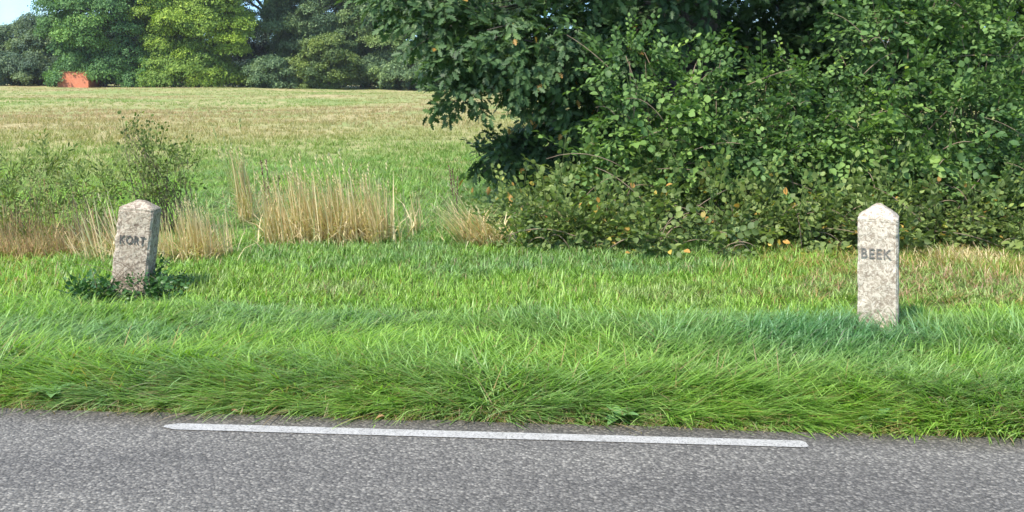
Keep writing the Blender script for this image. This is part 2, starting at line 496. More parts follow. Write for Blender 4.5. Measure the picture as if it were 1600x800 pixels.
# ------------------------------------------------------------------ marker stones
def stone_material(name, lo, mid, hi, dark=0.0):
    m, nt, out = new_mat(name)
    tc = nt.nodes.new("ShaderNodeTexCoord"); pos = tc.outputs["Object"]
    n1 = noise_node(nt, 38, 5, 0.62, pos, 1.2)
    n2 = noise_node(nt, 7, 4, 0.6, pos)
    n3 = noise_node(nt, 150, 4, 0.7, pos)
    r = ramp(nt, [(0.30, lo), (0.46, mid), (0.54, hi), (0.75, tuple(min(1, c * 1.12) for c in hi))]); nt.links.new(n1.outputs[0], r.inputs[0])
    r2 = ramp(nt, [(0.35, (0.80, 0.79, 0.76)), (0.65, (1.05, 1.05, 1.05))]); nt.links.new(n2.outputs[0], r2.inputs[0])
    c = mixrgb(nt, 1.0, r.outputs[0], r2.outputs[0], 'MULTIPLY')
    r3 = ramp(nt, [(0.3, (0.72, 0.71, 0.70)), (0.6, (1.05, 1.05, 1.05))]); nt.links.new(n3.outputs[0], r3.inputs[0])
    c = mixrgb(nt, 0.8, c, r3.outputs[0], 'MULTIPLY')
    p = nt.nodes.new("ShaderNodeBsdfPrincipled"); p.inputs["Roughness"].default_value = 0.92
    p.inputs["Specular IOR Level"].default_value = 0.2
    nt.links.new(c, p.inputs["Base Color"])
    bu = nt.nodes.new("ShaderNodeBump"); bu.inputs["Strength"].default_value = 0.8; bu.inputs["Distance"].default_value = 0.006
    nt.links.new(n1.outputs[0], bu.inputs["Height"])
    bu2 = nt.nodes.new("ShaderNodeBump"); bu2.inputs["Strength"].default_value = 0.6; bu2.inputs["Distance"].default_value = 0.002
    nt.links.new(n3.outputs[0], bu2.inputs["Height"]); nt.links.new(bu.outputs[0], bu2.inputs["Normal"])
    nt.links.new(bu2.outputs[0], p.inputs["Normal"])
    nt.links.new(p.outputs[0], out.inputs[0])
    return m


def letter_material(name, ink, stone):
    m, nt, out = new_mat(name)
    tc = nt.nodes.new("ShaderNodeTexCoord"); pos = tc.outputs["Object"]
    n = noise_node(nt, 55, 4, 0.7, pos)
    r = ramp(nt, [(0.40, ink), (0.74, tuple(a * 0.6 + b * 0.4 for a, b in zip(ink, stone))), (0.84, stone)]); nt.links.new(n.outputs[0], r.inputs[0])
    p = nt.nodes.new("ShaderNodeBsdfPrincipled"); p.inputs["Roughness"].default_value = 0.9
    nt.links.new(r.outputs[0], p.inputs["Base Color"])
    nt.links.new(p.outputs[0], out.inputs[0])
    return m


def rounded_column(w, d, z0, z1, apex, chamfer, rough, seed, eave=0.0, flat_apex=0.0):
    """a square shaft with chamfered arrises and a low pyramid top, worn by displacement"""
    def ring(hw, hd, c, z, n=9, nc=3):
        pts = []
        cs = [(-hw + c, -hd), (hw - c, -hd), (hw, -hd + c), (hw, hd - c), (hw - c, hd), (-hw + c, hd), (-hw, hd - c), (-hw, -hd + c)]
        for k in range(8):
            a, b = cs[k], cs[(k + 1) % 8]
            m = n if k % 2 == 0 else nc
            for i in range(m):
                t = i / m
                pts.append((a[0] + (b[0] - a[0]) * t, a[1] + (b[1] - a[1]) * t, z))
        return pts
    rings = []
    nz = 34
    for i in range(nz + 1):
        z = z0 + (z1 - z0) * i / nz
        rings.append(ring(w / 2, d / 2, chamfer, z))
    rings.append(ring(w / 2, d / 2, chamfer, z1 + 0.004))
    rings.append(ring(w / 2 - 0.001, d / 2 - 0.001, chamfer, z1 + 0.009))
    rings.append(ring(w / 2 + eave, d / 2 + eave, chamfer, z1 + 0.014))
    rings.append(ring(w / 2 + eave, d / 2 + eave, chamfer, z1 + 0.03))
    nt_ = 9
    zt = z1 + 0.032
    for i in range(1, nt_ + 1):
        t = i / nt_
        k = (1 - t) * 1.0 + t * flat_apex
        rings.append(ring((w / 2 + eave) * k, (d / 2 + eave) * k, chamfer * k, zt + (apex - zt) * t))
    v, f = [], []
    n = len(rings[0])
    for r_ in rings: v += r_
    for i in range(len(rings) - 1):
        for k in range(n):
            k2 = (k + 1) % n
            f.append((i * n + k, i * n + k2, (i + 1) * n + k2, (i + 1) * n + k))
    f.append(tuple(range(n))[::-1]); f.append(tuple((len(rings) - 1) * n + k for k in range(n)))
    out = []
    for x, y, z in v:
        q = Vector((x * 14 + seed, y * 14, z * 14))
        a = mnoise.noise(q) * rough + mnoise.noise(q * 3) * rough * 0.5
        edge = max(0, (abs(x) / (w / 2) + abs(y) / (d / 2)) - 1.75) * 4
        chip = max(0, mnoise.noise(Vector((x * 9, y * 9 + seed, z * 22)))) * edge * 0.030
        L = math.hypot(x, y) + 1e-6
        out.append((x + x / L * (a - chip), y + y / L * (a - chip), z + (a * 0.6 if z > z1 else 0)))
    return out, f


def text_mesh(name, body, size, width, depth, mat):
    cu = bpy.data.curves.new("t", 'FONT'); cu.body = body; cu.size = size
    cu.extrude = depth; cu.align_x = 'CENTER'; cu.align_y = 'CENTER'; cu.resolution_u = 3
    cu.offset = 0.0007; cu.space_character = 1.12
    to = bpy.data.objects.new("t", cu); COL.objects.link(to)
    bpy.context.view_layer.update()
    me = bpy.data.meshes.new_from_object(to.evaluated_get(bpy.context.evaluated_depsgraph_get()))
    bpy.data.objects.remove(to); bpy.data.curves.remove(cu)
    xs_ = [v.co.x for v in me.vertices]
    k = width / (max(xs_) - min(xs_))
    for v in me.vertices: v.co.x *= k
    me.name = name; me.materials.clear(); me.materials.append(mat)
    o = bpy.data.objects.new(name, me); COL.objects.link(o)
    o.rotation_euler = (R(90), 0, 0)
    return o


def marker_stone(label, loc, rot, w, d, z1, apex, text, tz, tw, smat, lmat, rough, seed, flat_apex, eave, tx=0.0, marks=()):
    root = empty("marker_stone", loc)
    root.rotation_euler = rot
    tag(root, label, "marker stone", "carved boundary stones in the verge")
    v, f = rounded_column(w, d, -0.25, z1, apex, 0.014, rough, seed, eave, flat_apex)
    me = bpy.data.meshes.new("stone_shaft"); me.from_pydata(v, [], f); me.update()
    me.materials.append(smat)
    o = bpy.data.objects.new("stone_shaft", me); COL.objects.link(o); o.parent = root
    t = text_mesh("lettering", text, 0.088, tw, 0.0012, lmat)
    t.parent = root; t.location = (tx, -d / 2 - 0.0055, tz)
    for i, (mx, mz, mw, mh) in enumerate(marks):   # worn relief marks cut in the face
        m = tube([(mx, -d / 2 - 0.001, mz - mh / 2), (mx + mw * 0.3, -d / 2 - 0.001, mz), (mx, -d / 2 - 0.001, mz + mh / 2)], [0.004, 0.005, 0.004], 6)
        a = Acc(); a.one(m); a.build("worn_mark", lmat, root)
    return root


STONE_R = stone_material("pale_weathered_stone", (0.25, 0.195, 0.145), (0.42, 0.355, 0.28), (0.62, 0.55, 0.45))
STONE_L = stone_material("grey_weathered_stone", (0.16, 0.12, 0.09), (0.34, 0.275, 0.21), (0.52, 0.445, 0.35))
INK_R = letter_material("worn_letters_on_pale_stone", (0.11, 0.10, 0.085), (0.5, 0.46, 0.42))
INK_L = letter_material("worn_letters_on_grey_stone", (0.055, 0.049, 0.042), (0.3, 0.27, 0.24))

marker_stone("pale upright boundary stone with a pointed top, carved BEEK", (2.325, 6.5, 0.0), (R(0.5), R(0.2), R(-22)), 0.240, 0.235, 0.745, 0.858,
             "BEEK", 0.555, 0.178, STONE_R, INK_R, 0.0045, 1.7, 0.10, 0.0005, tx=-0.012)
marker_stone("leaning grey boundary stone with a blunt top, carved KORT", (-2.83, 7.6, 0.0), (R(-2), R(5.5), R(3)), 0.258, 0.225, 0.652, 0.738,
             "KORT", 0.452, 0.182, STONE_L, INK_L, 0.0065, 8.3, 0.22, -0.004, tx=-0.003)


# ------------------------------------------------------------------ leaves and sprigs
def ovate(l=1.0, w=0.6, fold=0.18, curl=0.15, t=0.5):
    st = [(0, 0), (0.28, 0.42), (0.62, 0.46), (0.88, 0.2), (1, 0)]
    v, n = [], len(st)
    for s, _ in st: v.append((s * l, 0, -curl * s * s * l))
    for sgn in (1, -1):
        for s, h in st[1:-1]: v.append((s * l, sgn * h * w * l, fold * h * l * w * 2 - curl * s * s * l))
    f = []
    L, Rr = n, n + 3
    f += [(0, 1, L), (1, 2, L + 1, L), (2, 3, L + 2, L + 1), (3, 4, L + 2)]
    f += [(0, Rr, 1), (1, Rr, Rr + 1, 2), (2, Rr + 1, Rr + 2, 3), (3, Rr + 2, 4)]
    return Proto(v, f, [t] * len(v))


def oak_leaf(t=0.5, curl=0.2, fold=0.15):
    side = [(0.10, 0.03), (0.18, 0.14), (0.25, 0.24), (0.30, 0.10), (0.40, 0.22), (0.46, 0.38), (0.52, 0.13), (0.62, 0.24), (0.74, 0.34), (0.72, 0.12), (0.84, 0.14), (0.90, 0.15)]
    v = [(0, 0, 0), (0.5, 0, -curl * 0.25), (1.0, 0, -curl)]
    f = []
    for sgn in (1, -1):
        b = len(v)
        for s, h in side: v.append((s, sgn * h, fold * h - curl * s * s))
        ids = list(range(b, b + len(side)))
        # a fan of small polygons between the rib and the lobed margin
        poly = [0] + ids + [2, 1]
        f.append(tuple(poly) if sgn < 0 else tuple(poly[::-1]))
    return Proto(v, f, [t] * len(v))


def rotm(a, b, c):
    return np.array(Matrix.Rotation(a, 3, 'Z') @ Matrix.Rotation(b, 3, 'Y') @ Matrix.Rotation(c, 3, 'X'))


def sprig(kind, n, length, leaf, rnd, spread=0.9, tintr=(0.0, 0.96), rare=0.02, twig_r=0.0022):
    """a twig along +x with n leaves, faces turned to +z"""
    ps = []
    sag = rnd.uniform(-0.12, 0.12)
    base = rnd.uniform(0.2, 0.7)
    for i in range(n):
        s = (i + 0.6) / n
        side = 1 if i % 2 else -1
        ang = side * rnd.uniform(0.5, 1.15) * spread if i < n - 1 else rnd.uniform(-0.25, 0.25)
        tt = min(tintr[1], max(tintr[0], base + rnd.gauss(0, 0.2)))
        if rnd.random() < rare: tt = rnd.uniform(0.97, 1.0)
        if kind == 'oak': lf = oak_leaf(tt, rnd.uniform(0.0, 0.5), rnd.uniform(0, 0.35))
        elif kind == 'lance': lf = ovate(1, 0.3, 0.1, rnd.uniform(0, 0.4), tt)
        else: lf = ovate(1, rnd.uniform(0.68, 0.9), rnd.uniform(0, 0.3), rnd.uniform(-0.05, 0.35), tt)
        M = rotm(ang, rnd.uniform(-0.45, 0.45), rnd.uniform(-0.6, 0.6))
        ps.append(moved(lf, M, leaf * rnd.uniform(0.7, 1.15), (s * length, side * 0.012, sag * s * s * length + rnd.uniform(-0.01, 0.02))))
    tw = tube([(0, 0, 0), (length * 0.5, 0, sag * 0.25 * length), (length, 0, sag * length)], [twig_r, twig_r * 0.8, twig_r * 0.4], 3, 0.15)
    ps.append(tw)
    return join(ps)


_r = random.Random(11)
SPR_HEDGE = [sprig('ovate', 9, 0.30, 0.072, _r, rare=0.012) for _ in range(14)]
SPR_BRAM = [sprig('ovate', 8, 0.26, 0.066, _r, rare=0.03) for _ in range(12)]
SPR_OAK = [sprig('oak', 10, 0.27, 0.108, _r, rare=0.002) for _ in range(16)]
SPR_SHOOT = [sprig('ovate', 13, 0.50, 0.06, _r, rare=0.01, twig_r=0.004, tintr=(0.3, 0.97)) for _ in range(10)]
SPR_WEED = [sprig('lance', 10, 0.22, 0.06, _r, rare=0.05) for _ in range(8)]
SPR_SCRUB = [sprig('ovate', 8, 0.24, 0.034, _r, rare=0.02, twig_r=0.003) for _ in range(8)]
SPR_IVY = [sprig('ovate', 8, 0.13, 0.034, _r, rare=0.0) for _ in range(8)]


def fill_blobs(acc, sprigs, blobs, dens, scale=(0.5, 1.3), droop=0.15, lift=0.7, inner=0.55, zmin=0.03, front=None, patchy=1.0, seed=0):
    """sprigs through the outer part of ellipsoids (x, y, z, rx, ry, rz)"""
    g = np.random.default_rng(seed + 100)
    for b in blobs:
        c = np.array(b[:3]); r = np.array(b[3:6])
        area = 4 * math.pi * ((r[0] * r[1]) ** 1.6 / 3 + (r[0] * r[2]) ** 1.6 / 3 + (r[1] * r[2]) ** 1.6 / 3) ** (1 / 1.6)
        n = int(area * dens)
        u = g.normal(size=(n, 3)); u /= np.linalg.norm(u, axis=1, keepdims=True)
        if front is not None:
            keep = (u[:, 1] < front) | (g.random(n) < 0.3)
            u = u[keep]; n = len(u)
        # lumpy outline
        lump = 0.82 + 0.36 * vnoise(u[:, 0] * r[0] + c[0], u[:, 2] * r[2] + c[2] + u[:, 1] * r[1] * 0.7, 2.2, seed + 5)
        s = inner + (1 - inner) * np.sqrt(g.random(n))
        pos = c + u * r * (s * lump)[:, None]
        ok = pos[:, 2] > ground_z(pos[:, 0], pos[:, 1]) + zmin
        pos, u = pos[ok], u[ok]; n = len(pos)
        nrm = u / r; nrm /= np.linalg.norm(nrm, axis=1, keepdims=True)
        d = nrm * 0.7 + g.normal(size=(n, 3)) * 0.6 + np.array([0, 0, -droop])
        up = nrm * 0.55 + np.array([0, 0, lift]) + g.normal(size=(n, 3)) * 0.35
        M = frames(d, up)
        patch = vnoise(pos[:, 0] + pos[:, 1] * 0.5, pos[:, 2] * 1.3, 1.6, seed + 9) * 0.8 + g.random(n) * 0.25
        patch = 0.5 + (patch - 0.5) * patchy
        which = g.integers(0, len(sprigs), n)
        sc = g.uniform(scale[0], scale[1], n)
        for k, sp in enumerate(sprigs):
            w = which == k
            acc.add(sp, M[w], pos[w], sc[w], patch[w])


def shoots(acc, sprigs, blobs, per, seed):
    g = np.random.default_rng(seed + 900)
    for b in blobs:
        c = np.array(b[:3]); r = np.array(b[3:6])
        u = g.normal(size=(per, 3)); u[:, 1] = -abs(u[:, 1]) * 0.8; u[:, 2] += 0.3
        u /= np.linalg.norm(u, axis=1, keepdims=True)
        pos = c + u * r * g.uniform(0.85, 1.0, per)[:, None]
        ok = pos[:, 2] > 0.15; pos, u = pos[ok], u[ok]; n = len(pos)
        M = frames(u + g.normal(size=(n, 3)) * 0.5, np.array([0, 0, 1.0]) + g.normal(size=(n, 3)) * .3)
        w = g.integers(0, len(sprigs), n)
        for k, sp in enumerate(sprigs):
            m = w == k
            acc.add(sp, M[m], pos[m], g.uniform(.7, 1.3, m.sum()), g.uniform(.55, 1.0, m.sum()))


def stems(acc, base, blobs, n, r0, rnd, spread=0.25, sides=5):
    for i in range(n):
        b = blobs[i % len(blobs)]
        p0 = Vector((base[0], base[1], 0)) + Vector((rnd.uniform(-spread, spread), rnd.uniform(-spread, spread) * 0.6, 0))
        p0.z = float(ground_z(p0.x, p0.y)) - 0.03
        p1 = Vector((b[0] + rnd.uniform(-0.9, 0.9) * b[3], b[1] + rnd.uniform(-0.9, 0.5) * b[4], b[2] + rnd.uniform(-0.2, 0.95) * b[5]))
        if p1.z < p0.z + 0.15: p1.z = p0.z + 0.3
        pts = bezier(p0, p1, (rnd.uniform(-.2, .2), rnd.uniform(-.2, .1), rnd.uniform(0.05, 0.35)), 7)
        rr = r0 * rnd.uniform(0.6, 1.1)
        acc.one(tube(pts, [rr * (1 - 0.75 * t / 6) for t in range(7)], sides))


def px_blob(px, py, Y, rx, ry, ryd):
    p = at(px, py, Y)
    k = Y / 1600
    return (p.x, p.y, p.z, rx * k, ryd, ry * k)


def shrub(name, label, cat, group, base, blobs, sprigs, mat, dens, nst=16, r0=0.014, seed=0, bark=None, **kw):
    root = empty(name, (0, 0, 0))
    tag(root, label, cat, group)
    if sprigs is SPR_BRAM:      # trailing shoots creeping out into the grass
        q = random.Random(seed + 50)
        x0 = min(b[0] - b[3] for b in blobs); x1 = max(b[0] + b[3] for b in blobs); yf = min(b[1] - b[4] for b in blobs)
        blobs = blobs + [(q.uniform(x0 + 0.35, x1), yf + q.uniform(-0.35, 0.3), q.uniform(0.02, 0.12), q.uniform(.1, .28), q.uniform(.1, .3), q.uniform(.08, .22)) for _ in range(10)]
    bz = Vector((base[0], base[1], float(ground_z(base[0], base[1]))))
    root.location = bz
    inv = np.array(bz)
    rnd = random.Random(seed)
    a = Acc(); stems(a, base, blobs, nst, r0, rnd, kw.pop('spread', 0.25))
    for i in range(len(a.v)): a.v[i] = a.v[i] - inv
    if sprigs is SPR_HEDGE or sprigs is SPR_BRAM:
        off = len(a.v)
        for b in blobs:
            for q in range(4 if b[3] > 0.3 else 1):
                an = rnd.uniform(-2.6, -0.5); w = rnd.uniform(0.25, 0.9)
                c0 = Vector((b[0] + b[3] * math.cos(an) * .9, b[1] + b[4] * math.sin(an) * 1.0, b[2] + b[5] * rnd.uniform(-.6, .3)))
                c1 = c0 + Vector((rnd.uniform(-1, 1) * w, rnd.uniform(-.15, .1), rnd.uniform(-.1, .6) * w))
                c0.z = max(c0.z, .05); c1.z = max(c1.z, .05)
                a.one(tube(bezier(c0, c1, (0, -.06, rnd.uniform(.05, .2)), 7), [.0055, .005, .0045, .004, .004, .003, .002], 5))
        for i in range(off, len(a.v)): a.v[i] = a.v[i] - inv
    a.build("stems", bark or (CANE if sprigs is SPR_BRAM or sprigs is SPR_HEDGE else TWIG), root, True)
    a = Acc(); fill_blobs(a, sprigs, blobs, dens, seed=seed, **kw)
    if sprigs is SPR_HEDGE or sprigs is SPR_BRAM: shoots(a, SPR_SHOOT, blobs, 16, seed)
    for i in range(len(a.v)): a.v[i] = (a.v[i] - inv).astype(np.float32)
    a.build("foliage", mat, root)
    return root


# ---- the hedge on the right
HG = "shrubs and brambles of the thicket on the right"
shrub("hedge_shrub", "shrub at the thicket's left end, its pale green sprays climbing over the dark oak leaves", "shrub", HG, (1.75, 11.1),
      [px_blob(985, 110, 10.5, 42, 40, .30), px_blob(1020, 190, 10.6, 75, 70, .4), px_blob(1000, 270, 10.6, 100, 60, .45), px_blob(1085, 140, 10.8, 60, 60, .4), px_blob(1090, 230, 10.5, 80, 80, .45)],
      SPR_HEDGE, HEDGE, 56, seed=1, front=0.5, patchy=1.1)
shrub("hedge_shrub", "broad shrub in the middle of the thicket, left of and above the pale stone", "shrub", HG, (2.75, 11.2),
      [px_blob(1170, 205, 10.8, 85, 72, .45), px_blob(1262, 165, 10.9, 62, 52, .4), px_blob(1215, 125, 11.1, 30, 26, .3), px_blob(1170, 280, 10.5, 110, 80, .5), px_blob(1290, 250, 10.6, 100, 100, .5), px_blob(1300, 330, 10.4, 100, 50, .4)],
      SPR_HEDGE, HEDGE, 47, seed=2, front=0.5, patchy=1.1)
shrub("hedge_shrub", "tall shrub rising out of the picture behind the pale stone's right shoulder", "shrub", HG, (4.1, 11.3),
      [px_blob(1390, 90, 10.9, 90, 90, .5), px_blob(1350, 30, 11.1, 60, 60, .4), px_blob(1420, -10, 11.0, 90, 70, .5), px_blob(1400, 200, 10.6, 110, 100, .55), px_blob(1430, 300, 10.4, 100, 80, .5)],
      SPR_HEDGE, HEDGE, 47, seed=3, front=0.5, patchy=1.1)
shrub("hedge_shrub", "dense shrub at the thicket's right end with dark hollows between its leaves", "shrub", HG, (5.2, 11.2),
      [px_blob(1540, 60, 11.0, 90, 60, .5), px_blob(1530, 10, 11.0, 110, 60, .5), px_blob(1510, 210, 10.5, 85, 75, .5), px_blob(1590, 220, 10.5, 80, 80, .5), px_blob(1540, 310, 10.3, 100, 70, .5), px_blob(1650, 150, 10.8, 80, 170, .6), px_blob(1640, 320, 10.4, 90, 80, .5)],
      SPR_HEDGE, HEDGE, 46, seed=4, front=0.5, patchy=1.1)
shrub("bramble_bush", "low bramble creeping out from under the oak toward the dry grass", "bramble", HG, (0.75, 10.7),
      [px_blob(840, 345, 10.4, 70, 32, .45), px_blob(915, 320, 10.6, 75, 50, .5), px_blob(800, 345, 10.9, 40, 24, .3), px_blob(930, 355, 10.1, 60, 28, .35)],
      SPR_BRAM, BRAMBLE, 75, seed=5, nst=14, r0=0.005, spread=0.5, front=0.5)
shrub("bramble_bush", "bramble with yellowing leaves at the foot of the thicket, midway to the pale stone", "bramble", HG, (1.75, 10.4),
      [px_blob(1010, 320, 10.3, 80, 50, .45), px_blob(1050, 350, 10.0, 70, 34, .35), px_blob(1120, 330, 10.2, 80, 45, .4), px_blob(1170, 350, 10.0, 60, 30, .35)],
      SPR_BRAM, BRAMBLE, 75, seed=6, nst=16, r0=0.005, spread=0.5, front=0.5)
shrub("bramble_bush", "bramble directly behind the left edge of the pale stone", "bramble", HG, (3.1, 10.4),
      [px_blob(1240, 340, 10.1, 70, 40, .4), px_blob(1310, 350, 10.0, 70, 32, .35), px_blob(1380, 340, 10.1, 60, 36, .35)],
      SPR_BRAM, BRAMBLE, 72, seed=7, nst=14, r0=0.005, spread=0.5, front=0.5)
shrub("bramble_bush", "bramble skirting the thicket's right end above the orange dry grass", "bramble", HG, (4.6, 10.3),
      [px_blob(1450, 340, 10.1, 60, 38, .4), px_blob(1520, 345, 10.0, 60, 34, .35), px_blob(1590, 345, 10.0, 60, 38, .4), px_blob(1670, 340, 10.1, 70, 40, .4)],
      SPR_BRAM, BRAMBLE, 70, seed=8, nst=14, r0=0.005, spread=0.5, front=0.5)


# ---- oak and the dark tree behind the hedge
def oak_tree():
    root = empty("oak_tree", (2.7, 14.2, float(ground_z(2.7, 14.2))))
    tag(root, "large oak overhanging the field edge, dark lobed leaves hanging low left of the thicket", "oak tree")
    inv = np.array(root.location)
    rnd = random.Random(5)
    base = Vector((2.7, 14.2, -0.2))
    fork = Vector((2.6, 14.1, 2.4))
    a = Acc()
    a.one(tube([base, base + Vector((0, 0, .35)), base.lerp(fork, .5), fork, fork + Vector((-.1, -.1, 2)), fork + Vector((.2, 0, 4.5))], [.42, .33, .29, .27, .2, .1], 14))
    a.v[0] = a.v[0] - inv
    a.build("trunk", BARK, root, True)
    blobs = [px_blob(625, 2, 11.6, 60, 32, .4), px_blob(690, 30, 11.5, 65, 55, .5), px_blob(725, 95, 11.4, 58, 55, .45), px_blob(722, 145, 11.4, 44, 24, .3),
             px_blob(800, 60, 11.2, 85, 75, .6), px_blob(835, 125, 11.3, 55, 50, .45), px_blob(880, 60, 11.4, 90, 90, .6),
             px_blob(895, 150, 11.5, 70, 55, .5), px_blob(950, 60, 11.6, 80, 90, .5), px_blob(960, 170, 11.9, 60, 60, .4),
             px_blob(825, 235, 12.2, 75, 36, .5), px_blob(870, 215, 12.2, 70, 55, .5), px_blob(772, 246, 12.1, 42, 20, .3), px_blob(880, 272, 12.3, 75, 36, .45), px_blob(950, 250, 12.3, 60, 50, .4),
             px_blob(1030, 20, 12.0, 80, 50, .5),
             (-0.6, 12.2, 3.5, 1.5, 1.4, 1.0), (0.9, 11.6, 3.6, 1.4, 1.5, 1.1), (2.4, 11.8, 3.6, 1.4, 1.3, 1.0), (0.6, 13.0, 5.2, 2.4, 1.8, 1.5), (3, 13.5, 5.6, 2.4, 1.9, 1.8), (1.5, 14, 7.6, 2.6, 2.0, 1.6), (4.8, 14, 4.6, 1.6, 1.5, 1.5)]
    a = Acc()
    for i, b in enumerate(blobs):
        tz = min(4.2, max(1.5, b[2] * 0.7 + 0.8))
        st = Vector((2.65, 14.1, tz))
        en = Vector((b[0], b[1], b[2]))
        pts = bezier(st, en, (rnd.uniform(-.3, .3), rnd.uniform(-.3, .3), 0.5), 8)
        r0 = 0.05 + 0.03 * rnd.random()
        a.one(tube(pts, [r0 * (1 - 0.85 * t / 7) for t in range(8)], 7))
        for k in range(9):
            s = pts[rnd.randint(3, 7)]
            e = en + Vector((rnd.uniform(-1, 1) * b[3], rnd.uniform(-1, 1) * b[4], rnd.uniform(-1, .7) * b[5]))
            a.one(tube(bezier(s, e, (0, 0, 0.08), 5), [0.011, 0.009, 0.007, 0.005, 0.003], 5))
    for i in range(len(a.v)): a.v[i] = a.v[i] - inv
    a.build("branches", BARK, root, True)
    a = Acc()
    fill_blobs(a, SPR_OAK, blobs[:16], 38, scale=(0.8, 1.15), droop=0.35, lift=0.8, inner=0.25, zmin=0.25, seed=21)
    fill_blobs(a, SPR_OAK, blobs[16:], 13, scale=(0.9, 1.4), droop=0.3, lift=0.8, inner=0.35, zmin=0.25, seed=22)
    for i in range(len(a.v)): a.v[i] = (a.v[i] - inv).astype(np.float32)
    a.build("crown", OAK, root)
    return root


oak_tree()


def shade_tree(label, x, y, blobs, seed, n):
    root = empty("woodland_tree", (x, y, float(ground_z(x, y))))
    tag(root, label, "tree", "trees standing behind the thicket")
    inv = np.array(root.location); rnd = random.Random(seed)
    a = Acc()
    a.one(tube([(x, y, -.2), (x, y, .3), (x + .1, y, 2), (x + .05, y + .1, 4.5), (x, y, 7.5)], [.3, .23, .2, .15, .06], 12))
    a.v[0] = a.v[0] - inv; a.build("trunk", BARK, root, True)
    a = Acc()
    for b in blobs:
        a.one(tube(bezier((x, y, min(5, max(1.0, b[2] * .75))), (b[0], b[1], b[2]), (0, 0, .3), 6), [.06, .05, .04, .03, .02, .01], 6))
    for i in range(len(a.v)): a.v[i] = a.v[i] - inv
    a.build("branches", BARK, root, True)
    a = Acc(); fill_blobs(a, SPR_OAK, blobs, n, scale=(0.9, 1.4), inner=0.3, zmin=0.1, seed=seed)
    for i in range(len(a.v)): a.v[i] = (a.v[i] - inv).astype(np.float32)
    a.build("crown", OAK, root)


shade_tree("dark tree standing behind the thicket just right of the oak's leaves", 4.6, 15.6,
           [(3.2, 14.2, 1.2, 1.4, .9, 1.2), (4.6, 14.0, 1.3, 1.4, .9, 1.3), (2.6, 15.2, 3.1, 1.5, 1.2, 1.4), (4.4, 13.7, 3.6, 1.8, 1.1, 1.3), (5.8, 14.4, 2.9, 1.5, 1.2, 1.3), (4.6, 15.5, 5.6, 2.6, 1.8, 1.8), (1.6, 15.2, 1.3, 1.2, .9, 1.2), (3.4, 14.6, 2.3, 1.3, .7, .9), (4.0, 15.4, 2.6, 1.5, .7, 1.1), (4.9, 15.0, 2.4, 1.0, .6, .9), (2.2, 15.6, 2.2, 1.2, .6, 1.0)], 31, 15)
shade_tree("dark tree behind the thicket at the picture's right edge", 8.2, 15.2,
           [(6.4, 14.0, 1.3, 1.4, 1, 1.3), (7.8, 14.0, 1.5, 1.6, 1, 1.5), (6.6, 13.8, 3.2, 1.7, 1.1, 1.2), (8.4, 13.8, 3.4, 1.8, 1.2, 1.5), (7.6, 15, 5.4, 2.6, 1.9, 2.0), (6.8, 15.2, 2.4, 1.4, .6, 1.2)], 32, 15)


# ------------------------------------------------------------------ grass of the verge and field edge
def blade(l, w, bend, lean, t, segs=3, yaw=0.0, stiff=False):
    """a blade from the origin, tapering, arching over"""
    pts = []
    ang = lean; p = np.zeros(3)
    for i in range(segs + 1):
        pts.append(p.copy())
        p = p + np.array([math.sin(ang), 0, math.cos(ang)]) * (l / segs)
        ang += bend / segs
    v, f = [], []
    wt = [1.0, 0.97, 0.92, 0.85][:segs] if stiff else [1.0, 0.95, 0.7, 0.45][:segs]
    for i in range(segs):
        for s in (-1, 1): v.append((pts[i][0], s * w / 2 * wt[i], pts[i][2]))
    v.append(tuple(pts[-1]))
    for i in range(segs - 1): f.append((2 * i, 2 * i + 1, 2 * i + 3, 2 * i + 2))
    f.append((2 * segs - 2, 2 * segs - 1, 2 * segs))
    c, s = math.cos(yaw), math.sin(yaw)
    v = [(x * c - y * s, x * s + y * c, z) for x, y, z in v]
    return Proto(v, f, [t] * len(v))


def grass_tuft(rnd, n, l, w, comb=0.0, lean=(0.1, 0.9), bend=(0.4, 1.6), rad=0.05, dry=0.03, segs=3):
    ps = []
    for i in range(n):
        yaw = rnd.uniform(-math.pi, math.pi)
        if comb and rnd.random() < comb: yaw = rnd.gauss(0, 0.38)
        t = min(0.92, max(0, rnd.gauss(0.46, 0.27)))
        if rnd.random() < dry: t = rnd.uniform(0.95, 1.0)
        b = blade(l * rnd.uniform(0.55, 1.15), w * rnd.uniform(0.6, 1.2), rnd.uniform(*bend), rnd.uniform(*lean), t, segs, yaw)
        a = rnd.uniform(0, 6.28); q = rad * math.sqrt(rnd.random())
        ps.append(moved(b, np.eye(3), 1, (q * math.cos(a), q * math.sin(a), -0.01)))
    return join(ps)


_g = random.Random(3)
T_LONG = [grass_tuft(_g, 14, 0.30, 0.0105, 0.85, (0.85, 1.45), (0.1, 0.9), 0.07, 0.09, 4) for _ in range(14)]
T_MED = [grass_tuft(_g, 15, 0.18, 0.0078, 0.6, (0.35, 1.2), (0.4, 1.5), 0.06, 0.04, 3) for _ in range(14)]
T_SHORT = [grass_tuft(_g, 15, 0.10, 0.0078, 0.2, (0.1, 1.0), (0.2, 1.4), 0.06, 0.02, 3) for _ in range(12)]
T_DEAD = [grass_tuft(_g, 12, 0.10, 0.006, 0.2, (0.7, 1.5), (0.0, 0.6), 0.06, 0.75, 3) for _ in range(8)]
T_DRY = [grass_tuft(_g, 16, 0.12, 0.0065, 0.2, (0.2, 1.2), (0.2, 1.2), 0.06, 0.4, 3) for _ in range(10)]
T_FIELD = [grass_tuft(_g, 10, 0.20, 0.012, 0.1, (0.1, 0.9), (0.1, 1.0), 0.10, 0.0, 2) for _ in range(10)]


